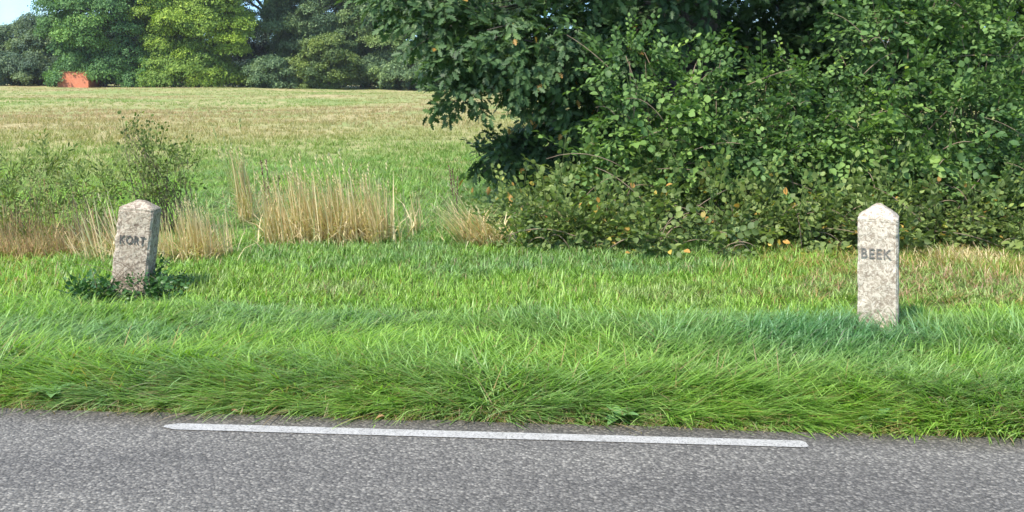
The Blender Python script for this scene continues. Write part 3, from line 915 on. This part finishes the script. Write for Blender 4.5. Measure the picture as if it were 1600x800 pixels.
def sample(n, y0, y1, g, slope=0.62, margin=0.7, power=1.0):
    """points over the verge, a little wider than the view"""
    y = y0 + (y1 - y0) * g.random(n) ** power
    half = slope * y + margin
    keep = g.random(n) < half / (slope * y1 + margin)
    y = y[keep]; x = (g.random(len(y)) * 2 - 1) * (slope * y + margin)
    return x, y


def verge_patch(x, y):
    v = y - edge_y(x)
    base = 0.46 + 0.36 * (vnoise(x, y * 1.4, 0.9, 1) - 0.5) + 0.30 * (vnoise(x, y * 1.3, 2.6, 2) - 0.5)
    base = base + 0.30 * np.exp(-((v - 1.75 + 0.1 * x) / 0.40) ** 2) * np.clip(0.5 + 0.35 * x, 0.15, 1)   # lusher blue-green belt
    base = base - 0.05 * np.exp(-((v - 0.35) / 0.35) ** 2)
    base = base - 0.15 * np.exp(-((v - 0.95) / 0.3) ** 2) * np.clip(0.8 - 0.25 * x, 0.2, 1)
    base = base - 0.26 * np.exp(-((v - 2.7) / 0.7) ** 2)                                       # brighter short sward
    dry = np.clip((x - 1.5) / 2, 0, 1) * np.clip((y - 6.9) / 1.0, 0, 1)
    base = base - 0.35 * dry - 0.2 * np.clip((-x - 3.6) / 1.2, 0, 1) * np.clip((y - 7.4) / 1, 0, 1)
    return np.clip(base, 0.02, 0.98)


def place(acc, tufts, x, y, g, sc=(0.75, 1.25), comb_dir=None, hvar=None, patch=None, sink=0.0):
    n = len(x)
    z = ground_z(x, y) - sink
    a = g.uniform(-math.pi, math.pi, n) if comb_dir is None else comb_dir + g.normal(0, 0.38, n)
    M = zrot(a)
    s = g.uniform(sc[0], sc[1], n)
    s3 = np.stack([s, s, s * (hvar if hvar is not None else 1)], 1)
    w = g.integers(0, len(tufts), n)
    P = patch if patch is not None else verge_patch(x, y)
    loc = np.stack([x, y, z], 1)
    for k, t in enumerate(tufts):
        m = w == k
        acc.add(t, M[m], loc[m], s3[m], P[m] + g.normal(0, 0.05, m.sum()))


def stone_clear(x, y):
    k = (np.hypot(x - 2.325, y - 6.5) > 0.16) & (np.hypot(x + 2.83, y - 7.6) > 0.18)
    return k


def sward_grass():
    g = np.random.default_rng(42)
    acc = Acc()
    # long combed-over grass along the asphalt
    x, y = sample(8500, 4.3, 6.3, g)
    v = y - edge_y(x)
    k = (v > 0.14) & (v < 0.75 + 0.3 * vnoise(x, y, 1.3, 8)); x, y, v = x[k], y[k], v[k]
    d = np.where(vnoise(x, y, 1.1, 12) > 0.5, 0.0, math.pi) - 0.5 * np.sign(vnoise(x, y, 1.1, 12) - 0.5)  # falls sideways and to the road
    h = 0.5 + 0.65 * np.clip(v / 0.4, 0, 1) * (0.6 + 0.6 * vnoise(x, y, 1.7, 13))
    place(acc, T_LONG, x, y, g, (0.7, 1.1), d, h)
    # dead brown fringe on the asphalt's crumbling edge
    x, y = sample(5200, 4.3, 5.6, g)
    v = y - edge_y(x)
    k = (v > 0.0) & (v < 0.16 + 0.3 * vnoise(x, y, 3.0, 61)); x, y = x[k], y[k]
    place(acc, T_DEAD, x, y, g, (0.6, 1.1), None, 1.0, np.full(len(x), 0.45))
    # medium sward
    x, y = sample(15000, 4.8, 8.3, g)
    v = y - edge_y(x)
    lim = 1.95 + 0.35 * (vnoise(x, y, 1.5, 14) - 0.5)
    k = (v > 0.5) & (v < lim) & stone_clear(x, y); x, y, v = x[k], y[k], v[k]
    belt = np.exp(-((v - 1.7 + 0.1 * x) / 0.3) ** 2) * np.clip(0.45 + 0.3 * x, 0.1, 1)
    h = 0.62 + 0.45 * vnoise(x, y, 1.8, 15) + 0.35 * belt
    d = np.where(vnoise(x, y, 0.9, 22) > 0.45, 0.2, math.pi - 0.2)
    place(acc, T_MED, x, y, g, (0.8, 1.2), d + 0.7 * (vnoise(x, y, 0.6, 23) - .5), h)
    # tufts of longer grass in the belt before the pale stone
    x, y = sample(2600, 5.8, 8.2, g)
    v = y - edge_y(x)
    k = (np.abs(v - 1.72 + 0.1 * x) < 0.3) & (x > -0.6 + g.random(len(x)) * 1.5) & stone_clear(x, y) & (vnoise(x, y, 2.2, 33) > 0.35); x, y = x[k], y[k]
    place(acc, T_LONG, x, y, g, (0.6, 0.85), None, 1.0)
    # uncut grass in front of the thicket's foot
    x, y = sample(3000, 8.6, 10.4, g)
    k = (x > -0.2) & (y > 9.3 + 0.5 * vnoise(x, y, 1.6, 51)) & (vnoise(x, y, 1.9, 52) > 0.4); x, y = x[k], y[k]
    place(acc, T_MED, x, y, g, (0.9, 1.5), None, 0.9, np.clip(verge_patch(x, y), 0.15, 0.6))
    k = vnoise(x, y, 1.3, 53) > 0.55
    place(acc, T_DEAD, x[k], y[k], g, (1.4, 2.2), None, 1.0, np.full(k.sum(), 0.3))
    # short sward to the thicket
    x, y = sample(17000, 6.3, 11.0, g)
    v = y - edge_y(x)
    k = (v > 1.75) & stone_clear(x, y); x, y, v = x[k], y[k], v[k]
    dry = (np.clip((x - 1.3) / 2, 0, 1) * np.clip((y - 6.9) / 1.2, 0, 1) + np.clip((-x - 3.4) / 1.2, 0, 1) * 0.6) > g.random(len(x)) * 1.1
    hv = 0.7 + 0.6 * vnoise(x, y, 1.6, 16)
    place(acc, T_SHORT, x[~dry], y[~dry], g, (0.8, 1.3), None, hv[~dry])
    place(acc, T_DRY, x[dry], y[dry], g, (0.8, 1.3), None, hv[dry])
    o = acc.build("verge_grass", GRASS)
    tag(o, "green grass of the roadside verge, long and combed over along the asphalt", "grass", kind="stuff")
    # rough grass at the edge of the field
    acc = Acc()
    x, y = sample(13000, 9.8, 20.5, g, 0.6, 1.0)
    k = g.random(len(x)) < np.clip((19.5 + 2.5 * (vnoise(x, y, 0.5, 71) - .5) + 0.12 * x - y) / 3.5, 0, 1); x, y = x[k], y[k]
    P = np.clip(0.50 + 0.3 * (vnoise(x, y, 0.7, 17) - 0.5) - 0.35 * np.clip((-x - 0.30 * y) / 1.5, 0, 1), 0, 1)
    place(acc, T_MED, x, y, g, (0.9, 1.4), None, 0.4 + 0.7 * vnoise(x, y, 0.8, 18), P)
    o = acc.build("field_edge_grass", GRASS)
    tag(o, "rough mid-green grass between the verge and the stubble", "grass", kind="stuff")
    # the field itself, thinning with distance
    acc = Acc()
    n = 42000
    y = 13.5 * (113 / 13.5) ** (g.random(n) ** 0.9)
    x = (g.random(n) * 2 - 1) * (0.6 * y + 1)
    P = field_patch(x, y)
    keep = (y > 20) | (g.random(n) < (y - 13) / 6); x, y, P = x[keep], y[keep], P[keep]
    place(acc, T_FIELD, x, y, g, (0.8, 1.2), None, 0.45 + 0.45 * vnoise(x, y, 0.5, 19), P)
    o = acc.build("field_grass", FIELD)
    tag(o, "mown pale stubble and grass covering the field", "grass", kind="stuff")


def field_patch(x, y):
    u = 0.43 + 0.8 * (vnoise(x * 0.8, y * 0.8, 0.10, 24) - 0.5) + 0.25 * (vnoise(x * 0.4, y, 0.5, 25) - 0.5)
    u = u + 0.35 * np.clip((24 - y) / 9, 0, 1)
    u = u + 0.12 * np.clip((x + 0.05 * y) / (0.3 * y), -1, 1)
    u = u - 0.14 * np.exp(-((y - 34) / 13) ** 2) * np.clip(-x / y * 3.0, 0, 1) - 0.0 * np.exp(-((y - 60) / 22) ** 2)
    return np.clip(u, 0, 1)


sward_grass()


# ------------------------------------------------------------------ dry grass stands, weeds, ivy
def stalk(l, w, lean, bend, t, head, yaw):
    b = blade(l, w, bend, lean, t, 4, yaw, True)
    ps = [b]
    # a second crossed face so that the stem has a body
    tip = b.v[-1]; pre = (b.v[-2] + b.v[-3]) / 2
    d = tip - pre; d = d / (np.linalg.norm(d) + 1e-9)
    if head:
        hl = l * 0.11
        M = frames(d[None], np.array([[0.3, 0.5, 0.2]]))[0]
        for k in range(4):
            q = ovate(hl * 0.45, 0.32, 0.2, 0.1, min(1, t + 0.1))
            ps.append(moved(q, M @ rotm(0.35 * (1 if k % 2 else -1), 0.0, k * 1.5), 1, tip - d * hl * (0.9 - 0.25 * k)))
    return join(ps)


def straw_stand(name, label, group, cx, cy, wx, wy, n, h, lean, mat=STRAW, w=0.0125, basal=1.0, hvar=0.35, head=0.32, seed=0, tb=(0.3, 0.95), leandir=math.pi):
    """a stand of dead grass: culms with seed heads over a mat of dry blades"""
    rnd = random.Random(seed)
    z0 = float(ground_z(cx, cy))
    root = empty(name, (cx, cy, z0)); tag(root, label, "dry grass", group)
    a, b = Acc(), Acc()
    for i in range(n):
        x = (rnd.uniform(-1, 1) if rnd.random() < .7 else rnd.gauss(0, .75)) * wx; y = rnd.uniform(-1, 1) * wy
        z = float(ground_z(cx + x, cy + y)) - z0 - 0.02
        yaw = leandir + rnd.gauss(0, 0.45)
        hh = h * (1 - hvar * rnd.random()) * (1 - 0.25 * min(1.6, abs(x / wx))) * (0.8 + 0.35 * mnoise.noise(Vector((x * 7, y * 7, seed))))
        a.one(moved(stalk(hh, w * rnd.uniform(0.6, 1.1), max(0.0, rnd.gauss(lean, 0.10)), rnd.uniform(-0.05, 0.28), rnd.uniform(*tb), rnd.random() < head, yaw), np.eye(3), 1, (x, y, z)))
    for i in range(int(n * basal)):
        x = rnd.gauss(0, 0.5) * wx; y = rnd.gauss(0, 0.5) * wy
        z = float(ground_z(cx + x, cy + y)) - z0 - 0.01
        b.one(moved(blade(h * rnd.uniform(0.2, 0.55), w * rnd.uniform(0.6, 1.2), rnd.uniform(0.3, 1.8), rnd.uniform(0.1, 0.9), rnd.uniform(0.3, 1.0), 3, rnd.uniform(-3.14, 3.14)), np.eye(3), 1, (x, y, z)))
    a.build("straw_culms", mat, root); b.build("dry_leaves", mat, root)  # first the culms with their seed heads, then the basal blades
    return root


DG = "stands of dry grass between verge and field"
straw_stand("dry_grass_stand", "widest stand of tall straw, in the grass right of the leaning grey stone", DG, -1.77, 10.0, 0.60, 0.28, 700, 1.15, 0.18, seed=1, basal=1.1, hvar=0.5)
straw_stand("dry_grass_stand", "narrow sheaf of pale straw leaning left, alone left of the widest stand", DG, -3.02, 11.7, 0.10, 0.1, 95, 1.28, 0.16, seed=2, basal=0.6, hvar=0.3, w=0.011)
straw_stand("dry_grass_stand", "small thin stand of straw between the widest stand and the fan-shaped one", DG, -0.98, 10.4, 0.10, 0.1, 20, 0.62, 0.1, seed=3, basal=1.5)
straw_stand("dry_grass_stand", "fan of straw blown over to the left at the bramble's foot", DG, -0.27, 9.75, 0.22, 0.16, 260, 0.86, 0.72, seed=4, tb=(0.5, 0.98), basal=0.7, hvar=0.5, leandir=math.pi + 0.1)
straw_stand("dry_grass_stand", "straw tuft standing against the right side of the leaning grey stone", DG, -2.80, 9.1, 0.30, 0.2, 260, 0.72, 0.16, seed=5, basal=1.2, w=0.011)
straw_stand("dry_grass_stand", "loose straw stalks crossing each other left of the leaning grey stone", DG, -3.45, 9.0, 0.26, 0.2, 80, 0.78, 0.5, seed=6, basal=1.5, w=0.011)
straw_stand("dry_grass_stand", "matted reddish dead grass at the picture's left edge behind the verge", DG, -4.35, 9.3, 0.85, 0.3, 520, 0.46, 0.35, mat=RUST, seed=7, basal=2.5, w=0.007, head=0.1)
straw_stand("weed_stalks", "sparse brown dead stalks standing among the green weeds at the picture's left edge", DG, -4.55, 9.9, 0.9, 0.3, 190, 0.72, 0.2, mat=RUST, seed=17, basal=2.0, w=0.008, head=0.3, leandir=2.6)
straw_stand("dry_grass_stand", "orange-brown dry grass lying at the thicket's foot right of the pale stone", DG, 3.95, 8.9, 0.42, 0.4, 330, 0.34, 0.8, mat=STRAW, seed=8, basal=2.5, w=0.008, head=0.1, tb=(0.0, 0.45))
straw_stand("dry_grass_stand", "thin brown dead grass at the thicket's foot left of the pale stone", DG, 2.35, 9.75, 0.7, 0.2, 110, 0.20, 0.7, mat=RUST, seed=9, basal=2.5, w=0.005, head=0.0, tb=(0.4, 0.9))
straw_stand("grass_stalk", "single tall bent straw standing by the bramble's left end", DG, -0.16, 9.8, 0.01, 0.01, 1, 0.86, 0.30, seed=10, basal=3, w=0.009, hvar=0.0, head=1.0)


def dock(label, cx, cy, h, seed):
    rnd = random.Random(seed); z0 = float(ground_z(cx, cy))
    root = empty("dock_plant", (cx, cy, z0)); tag(root, label, "dock plant", "brown seeding docks")
    a, s = Acc(), Acc()
    for k in range(3):
        e = Vector((rnd.uniform(-.12, .08), rnd.uniform(-.05, .05), h * rnd.uniform(.75, 1)))
        pts = bezier((rnd.uniform(-.02, .02), 0, 0), e, (0, 0, .05), 6)
        s.one(tube(pts, [.004] * 6, 5))
        for i in range(45):
            t = rnd.uniform(.5, 1); p = pts[0].lerp(pts[-1], t)
            q = ovate(.016, .9, .1, .1, rnd.random())
            a.one(moved(q, rotm(rnd.uniform(0, 6.3), rnd.uniform(-1, 1), rnd.uniform(0, 3)), 1, (p.x, p.y, p.z)))
    s.build("stems", TWIG, root); a.build("seed_heads", DOCK, root)


dock("dark reddish seeding dock behind the fan-shaped straw", -0.58, 10.9, 0.66, 1)
dock("dark brown seeding dock at the left edge of the widest straw stand", -2.42, 10.3, 0.82, 2)

# brown grass seed tufts, broad leaves and fallen leaves by the asphalt
def broadleaf(label, x, y, sz, seed):
    rnd = random.Random(seed); z = float(ground_z(x, y))
    root = empty("plantain", (x, y, z)); tag(root, label, "weed", "broad-leaved weeds at the asphalt's edge")
    for k in range(8):
        a = Acc()
        a.one(moved(ovate(1, .5, .2, .35, rnd.uniform(.5, 1)), rotm(k * .8 + rnd.uniform(-.3, .3), rnd.uniform(-.75, -.25), 0), sz * rnd.uniform(.7, 1.1), (0, 0, .02)))
        a.build("leaf", PLANTAIN, root)


PLANTAIN = leaf_mat("plantain_leaf", [(0.0, (0.10, 0.20, 0.06)), (1.0, (0.20, 0.36, 0.13))], rough=0.5, trans=0.25, spec=0.4)
broadleaf("broad-leaved weed at the asphalt's edge below the middle of the verge", 0.53, 4.98, 0.13, 1)
broadleaf("broad-leaved weed at the asphalt's edge near the picture's left corner", -2.38, 5.32, 0.15, 2)
broadleaf("broad-leaved weed at the asphalt's edge between the painted dash's right end and the pale stone", 1.75, 4.92, 0.10, 3)
DEADLEAF = leaf_mat("fallen_leaf", [(0.0, (0.22, 0.12, 0.06)), (1.0, (0.36, 0.22, 0.11))], rough=0.7, trans=0.1, spec=0.2)
for i, (x, y) in enumerate([(-1.40, 5.08), (0.95, 4.90), (-0.62, 5.0)]):
    a = Acc(); a.one(moved(ovate(.05, .6, .3, .3, random.random()), rotm(i * 1.7, 0, 0)), 0.5)
    o = a.build("fallen_leaf", DEADLEAF); o.location = (x, y, 0.012)
    tag(o, "small brown fallen leaf curled at the asphalt's grassy edge", "leaf", "fallen leaves along the asphalt's edge")

# the thin bush behind the leaning stone, the weeds left of it, the creeper at its foot
WG = "scrubby weeds behind the left stone"
shrub("scrub_bush", "thin open bush with bare twigs behind the leaning grey stone", "bush", WG, (-3.45, 10.6),
      [px_blob(235, 245, 10.5, 50, 30, .3), px_blob(275, 275, 10.5, 35, 40, .3), px_blob(205, 215, 10.6, 18, 18, .15), px_blob(225, 290, 10.4, 50, 28, .3)],
      SPR_SCRUB, WEED, 62, nst=46, r0=0.006, seed=12, inner=0.1, droop=-0.5, lift=0.4)
shrub("weed_clump", "tall green weeds at the picture's left edge", "weeds", WG, (-4.85, 10.2),
      [px_blob(40, 290, 10.2, 60, 40, .3), px_blob(20, 340, 10.0, 60, 40, .3), px_blob(90, 270, 10.4, 40, 35, .3), px_blob(-60, 300, 10.2, 60, 60, .3)],
      SPR_WEED, WEED, 38, nst=40, r0=0.004, seed=13, inner=0.1, droop=-0.6, lift=0.4)
shrub("weed_clump", "lower green weeds left of the leaning grey stone", "weeds", WG, (-4.1, 9.9),
      [px_blob(120, 330, 10.0, 55, 30, .3), px_blob(150, 300, 10.2, 40, 30, .3)],
      SPR_WEED, WEED, 38, nst=26, r0=0.004, seed=14, inner=0.1, droop=-0.6, lift=0.4)
shrub("creeper", "dark green creeper with rounded leaves spreading round the foot of the leaning grey stone", "creeper", None, (-2.75, 7.45),
      [(-2.58, 7.45, .06, .14, .13, .11), (-2.85, 7.36, .07, .24, .08, .10), (-3.08, 7.42, .04, .15, .10, .07), (-2.60, 7.72, .06, .10, .12, .16)],
      SPR_IVY, IVY, 420, nst=10, r0=0.004, seed=15, inner=0.3, zmin=0.0)


# ------------------------------------------------------------------ trees beyond the field
def leaf_cluster(rnd, n=9, s=0.235):
    ps = []
    for i in range(n):
        q = ovate(1, 0.75, 0.1, 0.2, min(1, max(0, rnd.gauss(0.5, 0.2))))
        q.v = q.v - np.array([0.5, 0, 0], np.float32)
        # a low-cost leaf bunch: keep only a folded diamond
        v = [(-.5, 0, 0), (0, .32, .05), (.5, 0, -.1), (0, -.32, .05)]
        q = Proto(v, [(0, 1, 2, 3)], [min(1, max(0, rnd.gauss(0.5, 0.22)))] * 4)
        M = rotm(rnd.uniform(-3.1, 3.1), rnd.uniform(-.6, .6), rnd.uniform(-.6, .6))
        ps.append(moved(q, M, s * rnd.uniform(.6, 1.2), (rnd.gauss(0, s * .8), rnd.gauss(0, s * .8), rnd.gauss(0, s * .35))))
    return join(ps)


_f = random.Random(9)
CL = [leaf_cluster(_f) for _ in range(12)]


def far_crown(acc, cx, cy, zc, rx, ry, rz, lobes, lobe_r, per, g, seed, zlow):
    u = g.normal(size=(lobes * 3, 3)); u /= np.linalg.norm(u, axis=1, keepdims=True)
    u = u[(u[:, 1] < 0.45)][:lobes]
    s = 0.55 + 0.42 * g.random(len(u))
    c = np.array([cx, cy, zc]) + u * np.array([rx, ry, rz]) * s[:, None]
    c = c[c[:, 2] > zlow]
    gz0 = float(ground_z(cx, cy))
    m = int(rx * 3.2)
    an = g.uniform(math.pi * 0.85, math.pi * 2.15, m)
    rr = g.uniform(0.35, 0.95, m)
    sk = np.stack([cx + rx * rr * np.cos(an), cy + ry * rr * np.sin(an), gz0 + g.uniform(0.2, 2.6, m)], 1)
    c = np.concatenate([c, sk])
    for ci in c:
        r = lobe_r * g.uniform(0.6, 1.3)
        n = int(1.35 * per * r * r / (lobe_r * lobe_r))
        w = g.normal(size=(n, 3)); w /= np.linalg.norm(w, axis=1, keepdims=True)
        w[:, 2] = np.where(w[:, 2] < -0.3, -w[:, 2] * 0.5, w[:, 2])
        rad = r * (0.7 + 0.4 * g.random(n))
        pos = ci + w * rad[:, None] * np.array([1.15, 1.0, 0.72])
        gz = ground_z(pos[:, 0], pos[:, 1])
        ok = pos[:, 2] > gz + 0.1
        # the clearing before the brick house
        q = pos[:, 0] / pos[:, 1]
        ok &= ~((q > -0.441 + 0.0012 * g.normal(size=n)) & (q < -0.4155 + 0.003 * g.normal(size=n)) & (pos[:, 2] < gz + 1.6 + 0.12 * g.normal(size=n)) & (pos[:, 1] < 114))
        pos, w = pos[ok], w[ok]; n = len(pos)
        d = np.cross(w, g.normal(size=(n, 3))); up = w + np.array([0, 0, .5]) + g.normal(size=(n, 3)) * .35
        M = frames(d, up)
        patch = np.clip(0.5 + g.normal(0, 0.3) + 0.12 * g.normal(size=n), 0, 1)
        k = g.integers(0, len(CL), n)
        for j, cl in enumerate(CL):
            m = k == j
            acc.add(cl, M[m], pos[m], g.uniform(.8, 1.3, m.sum()), patch[m])


def far_tree(name, label, x, y, h, rx, mat, seed, lobes=70, lobe_r=1.5, per=110, zb=0.25, group="trees along the far side of the field", cat="tree", rzf=0.5, zcf=0.5, leaf=1.0):
    z0 = float(ground_z(x, y))
    root = empty(name, (x, y, z0)); tag(root, label, cat, group)
    g = np.random.default_rng(seed); rnd = random.Random(seed)
    a = Acc()
    tr = 0.028 * h
    a.one(tube([(0, 0, -.4), (0, 0, .5), (rnd.uniform(-.2, .2), 0, h * .3), (rnd.uniform(-.4, .4), 0, h * .6), (0, 0, h * .88)], [tr * 1.4, tr, tr * .8, tr * .45, tr * .12], 10))
    a.build("trunk", BARK, root, True)
    a = Acc()
    for i in range(16):
        zz = h * rnd.uniform(.15, .7); an = rnd.uniform(0, 6.28); L = rx * rnd.uniform(.5, .85)
        a.one(tube(bezier((0, 0, zz), (L * math.cos(an), L * math.sin(an), zz + rnd.uniform(.05, .25) * h), (0, 0, .4), 5), [tr * .4, tr * .32, tr * .24, tr * .15, tr * .05], 6))
    a.build("limbs", BARK, root, True)
    a = Acc()
    far_crown(a, x, y, z0 + h * zcf, rx, rx * .85, h * rzf, lobes, lobe_r, per, g, seed, z0 + zb)
    inv = np.array([x, y, z0])
    for i in range(len(a.v)): a.v[i] = (a.v[i] - inv).astype(np.float32)
    a.build("crown", mat, root)
    return root


F_DULL = far_leaf("far_dull_green_leaves", (0.075, 0.12, 0.07), (0.135, 0.195, 0.11), (0.20, 0.27, 0.15))
F_GREEN = far_leaf("far_green_leaves", (0.06, 0.13, 0.042), (0.125, 0.245, 0.078), (0.22, 0.37, 0.12))
F_YELL = far_leaf("far_yellow_green_leaves", (0.10, 0.165, 0.03), (0.22, 0.33, 0.055), (0.36, 0.47, 0.095))
F_MID = far_leaf("far_grey_green_leaves", (0.075, 0.125, 0.06), (0.15, 0.225, 0.10), (0.24, 0.33, 0.15))
F_SHADED = far_leaf("far_shaded_leaves", (0.022, 0.045, 0.032), (0.036, 0.07, 0.046), (0.06, 0.10, 0.06))  # shade inside the wood is put into this leaf colour
F_OLIVE = far_leaf("far_olive_leaves", (0.07, 0.11, 0.035), (0.135, 0.195, 0.06), (0.22, 0.28, 0.095))

K = 1 / 1600
far_tree("broadleaf_tree", "small dull bluish tree with an open top at the far left under the sky", (20 - 800) * 122 * K, 122, 7.6, 5.2, F_DULL, 41, lobes=60, lobe_r=1.2, per=70)
far_tree("broadleaf_tree", "small ragged tree between the bluish tree and the big green one", (62 - 800) * 118 * K, 118, 8.0, 3.4, F_DULL, 42, lobes=45, lobe_r=1.0, per=60)
far_tree("broadleaf_tree", "big dark green tree right of the red brick house", (160 - 800) * 113 * K, 113, 17, 5.7, F_GREEN, 43, lobes=150, lobe_r=1.5)
far_tree("broadleaf_tree", "big rounded yellow-green tree, brightest beyond the field", (308 - 800) * 113 * K, 113, 18, 6.4, F_YELL, 44, lobes=170, lobe_r=1.5)
far_tree("broadleaf_tree", "grey-green spreading tree right of the dark gap beyond the field", (500 - 800) * 120 * K, 120, 19, 7.0, F_MID, 45, lobes=180, lobe_r=1.5)
far_tree("broadleaf_tree", "grey-green tree beyond the field just left of the oak's hanging leaves", (625 - 800) * 118 * K, 118, 18, 6.2, F_MID, 46, lobes=160, lobe_r=1.5)
far_tree("broadleaf_tree", "far tree seen only behind the oak's hanging leaves", (740 - 800) * 119 * K, 119, 18, 7, F_MID, 47, lobes=120)
far_tree("olive_bush", "low olive-yellow bush at the field's far edge under the grey-green trees", (512 - 800) * 111 * K, 111, 6.0, 3.3, F_OLIVE, 48, lobes=50, lobe_r=0.8, per=60, cat="bush", zb=0.1)
far_tree("field_hedge_bush", "low dark bush at the foot of the dark gap beyond the field", (425 - 800) * 112 * K, 112, 3.2, 3.2, F_MID, 49, lobes=40, lobe_r=0.7, per=50, cat="bush", zb=0.1)
far_tree("field_hedge_bush", "low bush in front of the small dull trees at the far left", (30 - 800) * 116 * K, 116, 3.8, 5.5, F_DULL, 50, lobes=50, lobe_r=0.8, per=50, cat="bush", zb=0.1)
far_tree("field_hedge_bush", "low green bush between the big dark tree and the yellow-green one", (225 - 800) * 112 * K, 112, 3.6, 3.0, F_GREEN, 51, lobes=36, lobe_r=0.7, per=50, cat="bush", zb=0.1)
far_tree("field_hedge_bush", "low grey-green bush at the foot of the tree left of the oak's hanging leaves", (640 - 800) * 112 * K, 112, 3.4, 4.5, F_MID, 52, lobes=45, lobe_r=0.7, per=50, cat="bush", zb=0.1)
for i, (px, Y, h, rx, lb) in enumerate([(415, 132, 20, 7.5, "dark tree filling the gap right of the yellow-green tree"),
                                         (570, 136, 22, 8, "dark tree behind the grey-green trees left of the oak"),
                                         (240, 136, 12.2, 6, "dark tree behind the gap between the big green and the yellow-green tree"),
                                         (760, 138, 21, 8, "dark tree behind the oak's hanging leaves"),
                                         (115, 138, 9, 7, "dark tree behind the red brick house")]):
    far_tree("woodland_tree", lb, (px - 800) * Y * K, Y, h, rx, F_SHADED, 60 + i, lobes=110, lobe_r=1.8, per=100, group="dark trees of the wood behind the field")
# the wood goes on behind the oak and thicket, out of sight but for its gaps
for i, px in enumerate([900, 1060, 1230, 1400, 1570]):
    far_tree("woodland_tree", ["far wood tree behind the oak", "far wood tree behind the oak's trunk", "far wood tree behind the thicket's middle", "far wood tree behind the thicket's right half", "far wood tree behind the thicket's right end"][i],
             (px - 800) * 124 * K, 124, 17, 8.5, F_SHADED, 70 + i, lobes=60, lobe_r=2.0, per=60, group="dark trees of the wood behind the field")


# ------------------------------------------------------------------ the brick house
def brick_house():
    Y = 109.5
    x0, x1 = (90 - 800) * Y * K, (138 - 800) * Y * K
    zg = float(ground_z((x0 + x1) / 2, Y)) - 0.1
    root = empty("brick_house", ((x0 + x1) / 2, Y + 2.0, zg))
    tag(root, "low red brick house glimpsed between trees at the far left of the field", "house")
    m, nt, out = new_mat("red_brick")
    tc = nt.nodes.new("ShaderNodeTexCoord")
    mp = nt.nodes.new("ShaderNodeMapping"); mp.inputs["Rotation"].default_value = (R(90), 0, 0)
    nt.links.new(tc.outputs["Object"], mp.inputs[0])
    br = nt.nodes.new("ShaderNodeTexBrick"); br.inputs["Scale"].default_value = 4
    br.inputs["Color1"].default_value = (0.62, 0.20, 0.10, 1); br.inputs["Color2"].default_value = (0.50, 0.15, 0.08, 1); br.inputs["Mortar"].default_value = (0.5, 0.32, 0.22, 1)
    br.inputs["Mortar Size"].default_value = 0.01
    nt.links.new(mp.outputs[0], br.inputs[0])
    p = nt.nodes.new("ShaderNodeBsdfPrincipled"); p.inputs["Roughness"].default_value = 0.9
    nt.links.new(br.outputs[0], p.inputs["Base Color"]); nt.links.new(p.outputs[0], out.inputs[0])
    m2, nt, out = new_mat("clay_roof_tiles")
    p = nt.nodes.new("ShaderNodeBsdfPrincipled"); p.inputs["Roughness"].default_value = 0.85
    tc = nt.nodes.new("ShaderNodeTexCoord"); n = noise_node(nt, 3, 4, 0.6, tc.outputs["Object"])
    r = ramp(nt, [(0.3, (0.30, 0.11, 0.06)), (0.7, (0.46, 0.19, 0.10))]); nt.links.new(n.outputs[0], r.inputs[0])
    nt.links.new(r.outputs[0], p.inputs["Base Color"]); nt.links.new(p.outputs[0], out.inputs[0])
    hw = (x1 - x0) / 2; d = 2.0; H = 1.72
    def mesh(name, v, f, mat, par=root):
        me = bpy.data.meshes.new(name); me.from_pydata(v, [], f); me.update(); me.materials.append(mat)
        o = bpy.data.objects.new(name, me); COL.objects.link(o); o.parent = par; return o
    def boxv(a, b):
        return [(a[0], a[1], a[2]), (b[0], a[1], a[2]), (b[0], b[1], a[2]), (a[0], b[1], a[2]), (a[0], a[1], b[2]), (b[0], a[1], b[2]), (b[0], b[1], b[2]), (a[0], b[1], b[2])]
    BF = [(0, 3, 2, 1), (4, 5, 6, 7), (0, 1, 5, 4), (1, 2, 6, 5), (2, 3, 7, 6), (3, 0, 4, 7)]
    mesh("wall", boxv((-hw, -d, -.3), (hw, d, H)), BF, m)
    e = .08
    mesh("roof", [(-hw - e, -d - e, H + .003), (hw + e, -d - e, H + .003), (hw + e, d + e, H + .003), (-hw - e, d + e, H + .003), (-hw * .6, 0, H + .4), (hw * .6, 0, H + .4)],
         [(0, 3, 2, 1), (0, 1, 5, 4), (1, 2, 5), (2, 3, 4, 5), (3, 0, 4)], m2)


brick_house()


# ------------------------------------------------------------------ the air
def haze():
    v = [(x, y, z) for z in (-3.5, 45) for y in (-215, 175) for x in (-260, 260)]
    f = [(0, 2, 3, 1), (4, 5, 7, 6), (0, 1, 5, 4), (2, 6, 7, 3), (0, 4, 6, 2), (1, 3, 7, 5)]
    v = [(x * 4, -205 if y < 0 else 1505, -3.2 if z < 0 else 26) for x, y, z in v]
    me = bpy.data.meshes.new("haze"); me.from_pydata(v, [], f); me.update()
    m, nt, out = new_mat("thin_summer_haze")
    p = nt.nodes.new("ShaderNodeVolumePrincipled")
    p.inputs["Color"].default_value = (0.93, 0.96, 1.0, 1); p.inputs["Density"].default_value = 0.0002
    nt.links.new(p.outputs[0], out.inputs["Volume"])
    me.materials.append(m)
    o = bpy.data.objects.new("haze", me); COL.objects.link(o)
    tag(o, kind="stuff")


haze()
